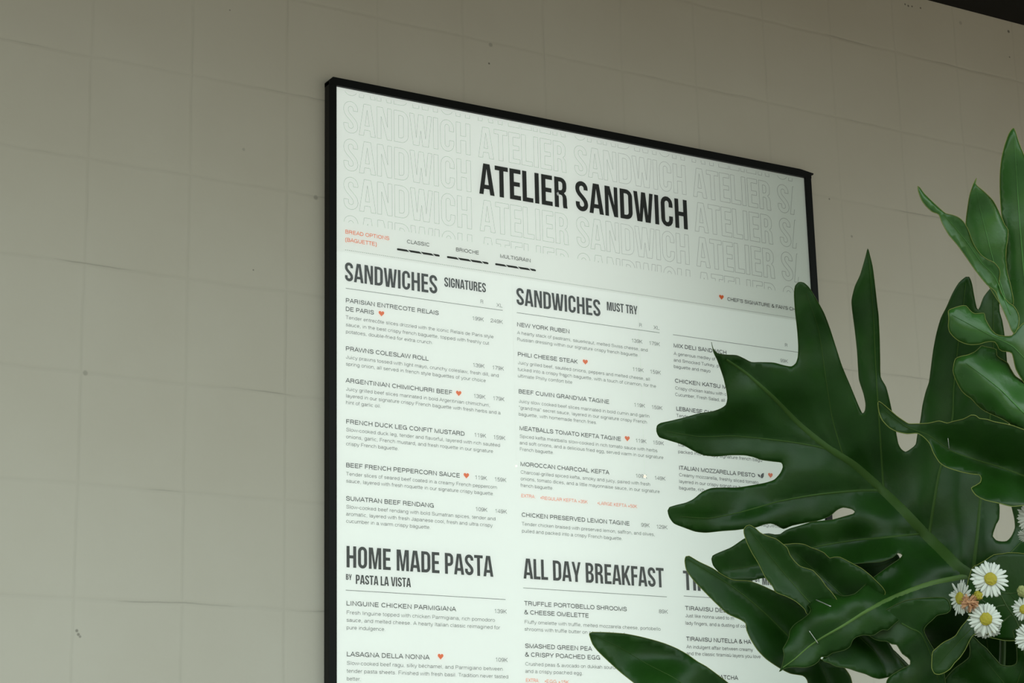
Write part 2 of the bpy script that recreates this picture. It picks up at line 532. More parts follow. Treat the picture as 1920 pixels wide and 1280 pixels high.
CAPS = {
    'A': (386, [[(0, 0), (106, 0), (126, 127), (256, 127), (276, 0), (386, 0), (274, 700), (112, 700)], [(140, 222), (242, 222), (191, 580)]]),
    'B': (330, [[(0, 0)] + arc(170, 160, 160, 160, -90, 0) + arc(225, 235, 105, 125, 0, 80, 5) + arc(170, 490, 150, 110, -40, 0, 3) + arc(170, 545, 150, 155, 0, 90) + [(0, 700)],
               [(110, 100), (110, 310)] + arc(160, 250, 60, 60, 90, 0, 4) + arc(160, 160, 60, 60, 0, -90, 4), [(110, 405), (110, 600)] + arc(158, 545, 55, 55, 90, 0, 4) + arc(158, 460, 55, 55, 0, -90, 4)]),
    'C': (330, [[(222, 245)] + arc(166, 160, 56, 65, 0, -180) + arc(166, 540, 56, 65, 180, 0) + [(222, 455), (330, 455)] + arc(165, 535, 165, 173, 0, 180) + arc(165, 165, 165, 173, 180, 360) + [(330, 245)]]),
    'D': (338, [[(0, 0)] + arc(170, 168, 168, 168, -90, 0) + arc(170, 532, 168, 168, 0, 90) + [(0, 700)], [(110, 100), (110, 600)] + arc(165, 540, 63, 60, 90, 0, 5) + arc(165, 160, 63, 60, 0, -90, 5)]),
    'E': (285, [[(0, 0), (285, 0), (285, 100), (110, 100), (110, 305), (262, 305), (262, 405), (110, 405), (110, 600), (285, 600), (285, 700), (0, 700)]]),
    'F': (275, [[(0, 0), (110, 0), (110, 300), (255, 300), (255, 400), (110, 400), (110, 600), (275, 600), (275, 700), (0, 700)]]),
    'G': (330, [[(175, 375), (175, 275), (222, 275)] + arc(166, 160, 56, 65, 0, -180) + arc(166, 540, 56, 65, 180, 0) + [(222, 470), (330, 470)] + arc(165, 535, 165, 173, 0, 180) + arc(165, 165, 165, 173, 180, 360) + [(330, 375)]]),
    'H': (350, [[(0, 0), (110, 0), (110, 300), (240, 300), (240, 0), (350, 0), (350, 700), (240, 700), (240, 400), (110, 400), (110, 700), (0, 700)]]),
    'I': (110, [[(0, 0), (110, 0), (110, 700), (0, 700)]]),
    'K': (368, [[(0, 0), (110, 0), (110, 216), (145, 281), (255, 0), (368, 0), (215, 396), (364, 700), (252, 700), (110, 411), (110, 700), (0, 700)]]),
    'L': (275, [[(0, 0), (275, 0), (275, 100), (110, 100), (110, 700), (0, 700)]]),
    'M': (456, [[(0, 0), (102, 0), (102, 500), (182, 0), (272, 0), (352, 502), (352, 0), (456, 0), (456, 700), (306, 700), (229, 205), (152, 700), (0, 700)]]),
    'N': (346, [[(0, 0), (98, 0), (98, 503), (240, 0), (346, 0), (346, 700), (249, 700), (249, 275), (137, 700), (0, 700)]]),
    'O': (330, [arc(165, 540, 165, 168, 180, 0, 10) + arc(165, 160, 165, 168, 0, -180, 10), arc(165, 540, 56, 66, 180, 0, 6) + arc(165, 160, 56, 66, 0, -180, 6)]),
    'P': (318, [[(0, 0), (110, 0), (110, 265)] + arc(160, 420, 158, 155, -90, 0, 5) + arc(160, 545, 158, 155, 0, 90, 5) + [(0, 700)], [(110, 365), (110, 600)] + arc(156, 545, 54, 55, 90, 0, 4) + arc(156, 420, 54, 55, 0, -90, 4)]),
    'R': (334, [[(0, 0), (110, 0), (110, 300), (148, 300), (196, 285), (212, 235), (212, 80), (222, 0), (334, 0), (322, 70), (322, 205), (305, 290), (250, 345), (300, 390), (318, 470)] + arc(160, 545, 158, 155, 0, 90, 5) + [(0, 700)],
               [(110, 400), (110, 600)] + arc(156, 545, 54, 55, 90, 0, 4) + [(210, 460), (190, 412), (148, 400)]]),
    'S': (330, [s_shape()]),
    'T': (335, [[(112, 0), (222, 0), (222, 600), (335, 600), (335, 700), (0, 700), (0, 600), (112, 600)]]),
    'U': (330, [[(0, 700), (0, 165)] + arc(165, 165, 165, 173, 180, 360) + [(330, 700), (222, 700)] + arc(166, 160, 56, 65, 0, -180) + [(110, 700)]]),
    'V': (374, [[(0, 700), (112, 0), (262, 0), (374, 700), (270, 700), (190, 125), (110, 700)]]),
    'W': (538, [[(0, 700), (85, 0), (225, 0), (270, 350), (313, 0), (453, 0), (538, 700), (438, 700), (384, 170), (328, 700), (214, 700), (158, 170), (106, 700)]]),
    'Y': (376, [[(132, 0), (242, 0), (242, 225), (376, 700), (272, 700), (190, 380), (108, 700), (0, 700), (132, 225)]]),
}
SIDE = {'A': 8, 'T': 8, 'V': 8, 'W': 10, 'Y': 6, 'L': 18, 'F': 18, 'K': 18, 'P': 22, 'S': 24}


def caps_layout(s):
    """list of (letter, x offset) in units and the total width"""
    out, x = [], 0.0
    for i, c in enumerate(s):
        if c == ' ':
            x += 165
            continue
        l = 0 if i == 0 else SIDE.get(c, 32)
        if c == 'S' and i:
            l = 24
        out.append((c, x + l))
        r = {'L': 12, 'F': 12, 'E': 24, 'C': 28, 'D': 28}.get(c, SIDE.get(c, 32))
        x += l + CAPS[c][0] + (0 if i == len(s) - 1 else r)
    return out, x


def heading(s, x0, yb, x1, yt, name, mat, parent):
    """headline from baseline pixel (x0,yb) to right end x1, cap tops at pixel (x0,yt)"""
    X0, Z0 = on_panel(x0, yb)
    _, Z1 = on_panel(x0, yt)
    X1 = panel_x_at(x1, Z0)
    lay, w = caps_layout(s)
    sx, sz = (X1 - X0) / w, (Z1 - Z0) / 700.0
    k = 0
    for word in s.split(' '):
        p = Print()
        for c, ox in lay[k:k + len(word)]:
            loops = [[(X0 + (ox + q[0]) * sx, Z0 + q[1] * sz) for q in l] for l in CAPS[c][1]]
            p.poly(loops[0], loops[1:])
        k += len(word)
        p.build(name, mat, parent)


# ------------------------------------------------------------------ the menu lightbox
PX0, PZT = on_panel(629, 162)
PX1 = on_panel(1508, 345)[0]
PZB = PZT - 1.65
SIGN = empty('menu_lightbox', ((PX0 + PX1) / 2, 0, PZB), 'black framed backlit white menu board mounted on the painted block wall', 'menu sign')
FW = 0.0165
FY = -0.021
box('housing', PX0 - 0.004, PX1 + 0.004, -0.010, -0.0005, PZB - 0.004, PZT + 0.004, M['frame'], SIGN)
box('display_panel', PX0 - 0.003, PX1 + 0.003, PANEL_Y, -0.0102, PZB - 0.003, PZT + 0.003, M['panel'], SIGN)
box('frame_rail', PX0 - FW, PX0, FY, -0.0005, PZB - FW, PZT + FW - 0.009, M['frame'], SIGN, 0.001)
box('frame_rail', PX1, PX1 + FW, FY, -0.0005, PZB - FW, PZT + FW - 0.004, M['frame'], SIGN, 0.001)
box('frame_rail', PX0 - FW, PX1 + FW, FY, -0.0005, PZB - FW, PZB, M['frame'], SIGN, 0.001)
# the top rail: mitred at its left end, its cover strip stands a little past the right corner
tv = [(PX0 - FW, PZT), (PX0 - FW, PZT + FW - 0.008), (PX0 - FW + 0.008, PZT + FW), (PX1 + FW - 0.03, PZT + FW + 0.001), (PX1 + FW + 0.007, PZT + FW - 0.0035), (PX1 + FW + 0.006, PZT + FW - 0.007), (PX1 + FW, PZT + FW - 0.007), (PX1 + FW, PZT)]
n = len(tv)
vv = [(x, FY - 0.0006, z) for x, z in tv] + [(x, -0.0005, z) for x, z in tv]
link_mesh('frame_rail', vv, [tuple(range(n)), tuple(range(2 * n - 1, n - 1, -1))] + [(i, i + n, (i + 1) % n + n, (i + 1) % n) for i in range(n)], M['frame'], SIGN)
gv, gf = box_geo(PX0 - 0.001, PX1 + 0.001, -0.0182, -0.0174, PZB, PZT)
glass = link_mesh('cover_glass', [(PX0, -0.0175, PZB), (PX1, -0.0175, PZB), (PX1, -0.0175, PZT), (PX0, -0.0175, PZT)], [(0, 1, 2, 3)], M['glass'], SIGN)

# outlined lettering repeated over the head of the board, clipped to its field
rowx0, rowz1 = on_panel(646.5, 247.8)
_, rowz1t = on_panel(646.5, 188.4)
ROWCAP = rowz1t - rowz1
ROWSTEP = (rowz1 - on_panel(646.5, 391.0)[1]) / 2
ROWTEXT = 'SANDWICH ATELIER SANDWICH ATELIER SA'
lay, wtot = caps_layout(ROWTEXT)
TX0 = on_panel(898.4, 361)[0]
TX1 = panel_x_at(1289.5, on_panel(898.4, 361)[1])
_l2, _w2 = caps_layout('ATELIER SANDWICH')
RSX = (TX1 - TX0) / _w2
A_OFF = [ox for c, ox in lay if c == 'A'][1]
RX0 = TX0 - A_OFF * RSX
CLIPX1 = on_panel(1488, 360)[0]
CLIPZ1 = PZT - 0.006
_, CLIPZ0 = on_panel(646.5, 416)


def clip_seg(a, b):
    t0, t1 = 0.0, 1.0
    dx, dz = b[0] - a[0], b[1] - a[1]
    for p, q in ((-dx, a[0] - PX0), (dx, CLIPX1 - a[0]), (-dz, a[1] - CLIPZ0), (dz, CLIPZ1 - a[1])):
        if abs(p) < 1e-12:
            if q < 0:
                return None
        else:
            r = q / p
            if p < 0:
                t0 = max(t0, r)
            else:
                t1 = min(t1, r)
    if t0 >= t1:
        return None
    return (a[0] + dx * t0, a[1] + dz * t0), (a[0] + dx * t1, a[1] + dz * t1)


rsz = ROWCAP / 700.0
for row in range(-1, 4):
    zb = rowz1 - row * ROWSTEP
    k = 0
    for wi, word in enumerate(ROWTEXT.split(' ')):
        pat = Print()
        filled = row == 1 and wi in (1, 2)          # the filled title stands in the second full row of the pattern
        for c, ox in lay[k:k + len(word)]:
            loops = [[(RX0 + (ox + q[0]) * RSX, zb + q[1] * rsz) for q in l] for l in CAPS[c][1]]
            if filled:
                pat.poly(loops[0], loops[1:])
                continue
            for l in loops:
                for a, b in zip(l, l[1:] + l[:1]):
                    s = clip_seg(a, b)
                    if s:
                        pat.stroke(s, 0.0004)
        k += len(word)
        if pat.f:
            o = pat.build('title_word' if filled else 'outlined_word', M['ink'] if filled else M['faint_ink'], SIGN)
            if filled:
                o['label'] = 'large dark title word ' + word

T_EM, D_EM, P_EM = 0.01135, 0.0094, 0.0107
XS = []


def put(pr, s, x, y, em, wt, x1=None):
    X, Z = on_panel(x, y)
    k = pr.text(s, X, Z, em, wt, panel_x_at(x1, Z) if x1 else None)
    XS.append((em, round(k, 2), s[:22]))


def rule(x0, y0, x1, w=0.0009, name='rule_line', mat='grey_ink'):
    X, Z = on_panel(x0, y0)
    p = Print()
    p.stroke([(X, Z), (panel_x_at(x1, Z), Z)], w / 2)
    p.build(name, M[mat], SIGN)


def heart(x, y, parent, w=0.0123):
    X, Z = on_panel(x, y)
    pts = []
    for k in range(28):
        t = 2 * math.pi * k / 28
        pts.append((X + w / 2 * math.sin(t) ** 3, Z + w / 32 * (13 * math.cos(t) - 5 * math.cos(2 * t) - 2 * math.cos(3 * t) - math.cos(4 * t)) + w * 0.06))
    p = Print()
    p.poly(pts)
    p.build('heart_icon', M['orange'], parent, PANEL_Y - 0.0009)['label'] = 'orange heart'


heading('SANDWICHES', 646.5, 526.3, 819.8, 491.0, 'section_heading', M['ink'], SIGN)
heading('SIGNATURES', 833, 537, 910.9, 519.5, 'section_heading', M['ink'], SIGN)
heading('SANDWICHES', 968.4, 571, 1125.9, 539, 'section_heading', M['ink'], SIGN)
heading('MUST TRY', 1137.9, 581.6, 1195.2, 565.5, 'section_heading', M['ink'], SIGN)
heading('HOME MADE PASTA', 649.6, 1063.2, 924.8, 1023, 'section_heading', M['ink'], SIGN)
heading('BY', 648.5, 1086.4, 659.3, 1075.8, 'section_heading', M['ink'], SIGN)
heading('PASTA LA VISTA', 667, 1094.4, 770.2, 1077, 'section_heading', M['ink'], SIGN)
heading('ALL DAY BREAKFAST', 981.5, 1084.2, 1245.2, 1046.3, 'section_heading', M['ink'], SIGN)
heading('TIRAMISU', 1281.7, 1105.5, 1412, 1069.4, 'section_heading', M['ink'], SIGN)
heading('BY', 1416, 1090.3, 1425, 1080.5, 'section_heading', M['ink'], SIGN)
heading('MIS', 1429.5, 1096, 1449, 1080, 'section_heading', M['ink'], SIGN)
rule(648, 540.3, 942.4)
rule(968.7, 586, 1236.3)
rule(1261.5, 627.2, 1496)
rule(648.1, 1106, 947.8)
rule(980.5, 1101.8, 1250)
rule(1281.7, 1117, 1500)
X, Z = on_panel(646.9, 468.3)
dots = Print()
xx = X
XE = panel_x_at(1496, Z)
while xx < XE:
    dots.stroke([(xx, Z), (xx + 0.0019, Z)], 0.0004)
    xx += 0.0041
dots.build('dotted_line', M['grey_ink'], SIGN)
p = Print()
put(p, 'BREAD OPTIONS', 646.9, 437.4, 0.0104, 95, 729.8)
put(p, '(BAGUETTE)', 646.9, 452.2, 0.0104, 95, 706.5)
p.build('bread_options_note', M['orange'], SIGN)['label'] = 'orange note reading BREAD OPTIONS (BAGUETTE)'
for s, x, y, x1, bx0, by0, bx1 in (('CLASSIC', 762.8, 455.8, 805.3, 743.8, 467, 824), ('BRIOCHE', 854.6, 470.6, 898, 837.6, 481.6, 915.4), ('MULTIGRAIN', 937.4, 482.9, 995, 928, 495, 1004.4)):
    p = Print()
    put(p, s, x, y, 0.0104, 92, x1)
    X, Z = on_panel(bx0, by0)
    XE = panel_x_at(bx1, Z)
    w, h = XE - X, 0.0041
    cuts = [0.0, 0.235, 0.53, 0.815, 1.0]
    for i in range(4):      # a baguette seen from the side, scored three times
        a = X + w * cuts[i] + (0.0022 if i else 0.0)
        b = X + w * cuts[i + 1] - (0.0006 if i < 3 else 0.0)
        sl = 0.006
        lo, hi = Z - h / 2, Z + h / 2
        pts = [(a + (sl if i else 0.001), lo), (b + (sl if i < 3 else -0.0005), lo), (b + (0 if i < 3 else 0.0005), hi - (0 if i < 3 else 0.0015)), (b - (0 if i < 3 else 0.003), hi), (a + (0.002 if i == 0 else 0), hi), (a, hi - 0.0012 if i == 0 else hi)]
        p.poly(pts)
    p.build('bread_option', M['ink'], SIGN)
p = Print()
put(p, "CHEF'S SIGNATURE & FAN'S CHOICE", 1363.5, 563.4, 0.0107, 100, 1511)
o = p.build('signature_key', M['ink'], SIGN)
heart(1352.3, 557.4, o)
for t, x, y, wt, x1 in (('R', 900.4, 568.4, 62, None), ('XL', 931, 575, 62, 942.2), ('R', 1198.4, 612.2, 66, None), ('XL', 1225.6, 616.7, 66, 1236.3), ('R', 1471.5, 649.7, 75, None)):
    p = Print()
    put(p, t, x, y, P_EM, wt, x1)
    p.build('size_heading', M['grey_ink'], SIGN)

# each dish: name lines, heart, description lines, prices; positions are read on the board
DISHES = [
    ([('PARISIAN ENTRECOTE RELAIS', 647.8, 566.6, 822.6), ('DE PARIS', 647.8, 582.5, 701)], (714.8, 588.2),
     [('Tender entrec\u00f4te slices drizzled with the iconic Relais de Paris style', 597.6, 925.3), ('sauce, in the best crispy french baguette, topped with freshly cut', 611.2, 916.9), ('potatoes, double-fried for extra crunch.', 624.4, 811.9)],
     [('199K', 885, 599.5, 907), ('249K', 919.7, 604, 942.8)]),
    ([('PRAWNS COLESLAW ROLL', 647.8, 656.8, 803.4)], None, [('Juicy prawns tossed with light mayo, crunchy coleslaw, fresh dill, and', 672, 935), ('spring onion, all served in french style baguettes of your choice', 684.9, 910.7)],
     [('139K', 885.9, 687.2, 908.4), ('179K', 922.5, 691.9, 944.6)]),
    ([('ARGENTINIAN CHIMICHURRI BEEF', 648, 716.6, 847.9)], (859.7, 737.6), [('Juicy grilled beef slices marinated in bold Argentinian chimichurri,', 731.9, 918.8), ('layered in our signature crispy French baguette with fresh herbs and a', 744.6, 938.4), ('hint of garlic oil.', 757.2, 714.4)],
     [('139K', 887.4, 745.3, 910), ('179K', 923.8, 749.6, 945.6)]),
    ([('FRENCH DUCK LEG CONFIT MUSTARD', 648.4, 793.7, 871.3)], None, [('Slow-cooked duck leg, tender and flavorful, layered with rich saut\u00e9ed', 808.1, 937.5), ('onions, garlic, French mustard, and fresh roquette in our signature', 821.3, 924.4), ('crispy French baguette.', 834.5, 747.6)],
     [('119K', 888.8, 818.4, 911.3), ('159K', 924.4, 822.6, 947.4)]),
    ([('BEEF FRENCH PEPPERCORN SAUCE', 648.4, 875.4, 862.5)], (874, 891.8), [('Tender slices of seared beef coated in a creamy French peppercorn', 891, 931.9), ('sauce, layered with fresh roquette in our signature crispy baguette.', 904.1, 926.6)],
     [('119K', 890, 898, 912.8), ('159K', 926.8, 901.5, 949.3)]),
    ([('SUMATRAN BEEF RENDANG', 648.4, 937.8, 813.8)], None, [('Slow-cooked beef rendang with bold Sumatran spices, tender and', 952.8, 929), ('aromatic, layered with fresh Japanese cool, fresh and ultra crispy', 966.1, 923.4), ('cucumber in a warm crispy baguette.', 979.4, 807.6)],
     [('109K', 891, 957.5, 913.7), ('149K', 927.6, 961, 950.3)]),
    ([('LINGUINE CHICKEN PARMIGIANA', 649, 1134.4, 854.8)], None, [('Fresh linguine topped with chicken Parmigiana, rich pomodoro', 1150.9, 928), ('sauce, and melted cheese. A hearty Italian classic reimagined for', 1165, 937.5), ('pure indulgence.', 1179.2, 723)], [('139K', 926.3, 1148.8, 950.1)]),
    ([('LASAGNA DELLA NONNA', 649.6, 1229.8, 805.2)], (825.7, 1230.8), [('Slow-cooked beef ragu, silky b\u00e9chamel, and Parmigiano between', 1245.8, 942.7), ('tender pasta sheets. Finished with fresh basil. Tradition never tasted', 1260.5, 952.9), ('better.', 1275.2, 677)], [('109K', 928.4, 1239.9, 951.8)]),
    ([('NEW YORK RUBEN', 969, 611.4, 1068)], None, [('A hearty stack of pastrami, sauerkraut, melted Swiss cheese, and', 626.2, 1214.3), ('Russian dressing within our signature crispy french baguette.', 638.4, 1197.8)],
     [('139K', 1183.8, 641.3, 1204.4), ('179K', 1216.6, 645.9, 1237.2)]),
    ([('PHILI CHEESE STEAK', 970.4, 667.1, 1082.9)], (1097, 678.8), [('Juicy grilled beef, saut\u00e9ed onions, peppers and melted cheese, all', 682.4, 1218.4), ('tucked into a crispy french baguette, with a touch of cinamon, for the', 694.7, 1230), ('ultimate Philly comfort bite', 707, 1073)],
     [('119K', 1185.6, 695, 1206.6), ('159K', 1218.4, 699.5, 1239)]),
    ([("BEEF CUMIN GRAND'MA TAGINE", 972, 736.9, 1142.5)], None, [('Juicy slow cooked beef slices marinated in bold cumin and garlin', 754.6, 1217.5), ("\"grand'ma\" secret sauce, layered in our signature crispy French", 766.7, 1212.8), ('baguette, with homemade french fries.', 778.8, 1119.4)],
     [('119K', 1188.4, 761.8, 1209.4), ('159K', 1221.3, 766, 1241.9)]),
    ([('MEATBALLS TOMATO KEFTA TAGINE', 973.8, 805.9, 1164.6)], (1175.7, 822.4), [('Spiced kefta meatballs slow-cooked in rich tomato sauce with herbs', 820.4, 1232.5), ('and soft onions, and a delicious fried egg, served warm in our signature', 832.6, 1243.8), ('French baguette.', 844.7, 1038.8)],
     [('119K', 1191.3, 828.7, 1211.9), ('159K', 1223.7, 832.3, 1244.7)]),
    ([('MOROCCAN CHARCOAL KEFTA', 975.6, 873.1, 1142.1)], None, [('Charcoal-grilled spiced kefta, smoky and juicy, paired with fresh', 887.6, 1219), ('onions, tomato dices, and a little mayonnaise sauce, in our signature', 900, 1236.8), ('french baguette.', 912.4, 1037.9)],
     [('109K', 1191.3, 894.7, 1213), ('149K', 1226.9, 898.8, 1247.5)]),
    ([('CHICKEN PRESERVED LEMON TAGINE', 977.9, 968.2, 1180.6)], None, [('Tender chicken braised with preserved lemon, saffron, and olives,', 984.7, 1227.8), ('pulled and packed into a crispy French baguette.', 997.8, 1167.4)], [('99K', 1202, 987, 1218), ('129K', 1230.3, 990.3, 1251.3)]),
    ([('TRUFFLE PORTOBELLO SHROOMS', 982.8, 1134.4, 1175.2), ('& CHEESE OMELETTE', 982.8, 1151, 1104.1)], None, [('Fluffy omelette with truffle, melted mozzarela cheese, portobello', 1168.6, 1238.5), ('shrooms with truffle butter on sourdough bread.', 1182, 1174)], [('89K', 1235.3, 1149.2, 1252.2)]),
    ([('SMASHED GREEN PEA', 984.3, 1214.2, 1109.8), ('& CRISPY POACHED EGG', 984.3, 1230.4, 1125.6)], None, [('Crushed peas & avocado on dukkah sourdough', 1247.3, 1173), ('and a crispy poached egg.', 1260.8, 1093)], []),
    ([('MIX DELI SANDWICH', 1262.8, 650.7, 1362.2)], None, [('A generous medley of', 665.3, 1341), ('and Smocked Turkey, p', 677.4, 1348), ('baguette and mayo', 689.3, 1332)], [('99K', 1463, 678.6, 1477.3)]),
    ([('CHICKEN KATSU M', 1265.3, 716.8, 1362.5)], None, [('Crispy chicken katsu with c', 729.8, 1362), ('Cucumber, Fresh Salad, all', 741.8, 1359.5)], []),
    ([('LEBANESE CHI', 1267.8, 769.2, 1336)], None, [('Tender', 781.4, 1293)], []),
    ([], None, [('Mari', 836.3, 1286), ('packed into a crispy signature french bagu', 849, 1429)], []),
    ([('ITALIAN MOZZARELLA PESTO', 1272.8, 880, 1415.8)], (1444.2, 891.3), [('Creamy mozzarella, freshly sliced tomato', 892.6, 1422), ('layered in our crispy signature b', 904.8, 1389), ('baguette, rich', 916.9, 1321)], []),
    ([('TIRAMISU DELLA', 1284.5, 1143.3, 1375)], None, [('Just like nonna used to m', 1156.6, 1376), ('lady fingers, and a dusting of coc', 1170.4, 1400)], []),
    ([('TIRAMISU NUTELLA & HA', 1286.7, 1200.8, 1408)], None, [('An indulgent affair between creamy', 1214.9, 1411.4), ('and the classic tiramis\u00f9 layers you love', 1227.4, 1426)], []),
    ([('TIRAMISU MATCHA', 1289.5, 1270.6, 1383.6)], None, [], []),
]
for names, hp, desc, prices in DISHES:
    p, q = Print(), Print()
    third = (names[0][1] if names else 1271) > 1255
    for s, x, y, x1 in names:
        put(p, s, x, y, T_EM, 126 if third else 110, x1)
    x0 = names[0][1] if names else 1271
    for s, y, x1 in desc:
        put(q, s, x0 + 0.3, y, D_EM, 84 if third else 70, x1)
    if p.f:
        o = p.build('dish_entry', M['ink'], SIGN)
        if q.f:
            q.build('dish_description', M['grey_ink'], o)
        for s, x, y, x1 in prices:
            pp = Print()
            put(pp, s, x, y, P_EM, 74, x1)
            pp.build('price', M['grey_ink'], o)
        if hp:
            heart(hp[0], hp[1], o)
        if names[0][0].startswith('ITALIAN'):
            X, Z = on_panel(1426, 891.5)
            lf = Print()
            lf.poly([(X - 0.008, Z + 0.003), (X - 0.003, Z + 0.002), (X - 0.0005, Z - 0.004), (X - 0.006, Z - 0.002)])
            lf.poly([(X + 0.0005, Z - 0.005), (X - 0.0002, Z + 0.0005), (X + 0.004, Z + 0.005), (X + 0.009, Z + 0.0065), (X + 0.008, Z - 0.001), (X + 0.005, Z - 0.005)])
            lf.build('leaf_icon', M['ink'], o)
    else:
        q.build('dish_description', M['grey_ink'], SIGN)
for t, x, y, x1 in (('EXTRA:', 977, 931.8, 1004), ('\u2022REGULAR KEFTA +35K', 1013, 936, 1101.6), ('\u2022LARGE KEFTA +50K', 1120, 945.8, 1194.4), ('EXTRA:', 985.8, 1277.9, 1011), ('\u2022EGG +15K', 1021.2, 1280, 1066.6)):
    p = Print()
    put(p, t, x, y, 0.0092, 80, x1)
    p.build('extras_note', M['orange'], SIGN)
p = Print()
put(p, 'baguette', 1424.5, 986, D_EM, 72, 1463)
p.build('dish_description', M['grey_ink'], SIGN)
# a smear of dirt on the film
X, Z = on_panel(1059, 705)
p = Print()
p.poly([(X + 0.006 * math.cos(k) * random.uniform(.4, 1), Z + 0.005 * math.sin(k) * random.uniform(.4, 1)) for k in [i * 0.48 for i in range(13)]])
p.build('dirt_smudge', M['faint_ink'], SIGN, PANEL_Y - 0.0008)
p = Print()
X, Z = on_panel(1046, 364)
p.poly([(X + 0.004 * math.cos(k) * random.uniform(.4, 1), Z + 0.006 * math.sin(k) * random.uniform(.4, 1)) for k in [i * 0.48 for i in range(13)]])
p.build('dirt_smudge', M['faint_ink'], SIGN, PANEL_Y - 0.0008)

# ------------------------------------------------------------------ foliage
def catmull(pts, step, closed=True):
    P = np.array(pts, float)
    n = len(P)
    out = []
    rng = range(n) if closed else range(n - 1)
    for i in rng:
        if closed:
            p0, p1, p2, p3 = P[(i - 1) % n], P[i], P[(i + 1) % n], P[(i + 2) % n]
        else:
            p0, p1, p2, p3 = P[max(i - 1, 0)], P[i], P[i + 1], P[min(i + 2, n - 1)]
        L = np.linalg.norm(p2 - p1)
        m = max(1, int(round(L / step)))
        for k in range(m):
            t = k / m
            q = 0.5 * ((2 * p1) + (-p0 + p2) * t + (2 * p0 - 5 * p1 + 4 * p2 - p3) * t * t + (-p0 + 3 * p1 - 3 * p2 + p3) * t ** 3)
            lin = p1 * (1 - t) + p2 * t
            out.append(q * 0.7 + lin * 0.3)
    if not closed:
        out.append(P[-1])
    return np.array(out)


def seg_dist(Q, L):
    """distance of points Q to polyline L"""
    best = np.full(len(Q), 1e9)
    for a, b in zip(L[:-1], L[1:]):
        d = b - a
        t = np.clip(((Q - a) @ d) / max(d @ d, 1e-9), 0, 1)
        best = np.minimum(best, np.linalg.norm(Q - (a + t[:, None] * d), axis=1))
    return best


def inside(Q, poly):
    x, y = Q[:, 0], Q[:, 1]
    c = np.zeros(len(Q), bool)
    j = len(poly) - 1
    for i in range(len(poly)):
        xi, yi = poly[i]
        xj, yj = poly[j]
        if yi != yj:
            hit = ((yi > y) != (yj > y)) & (x < (xj - xi) * (y - yi) / (yj - yi) + xi)
            c ^= hit
        j = i
    return c


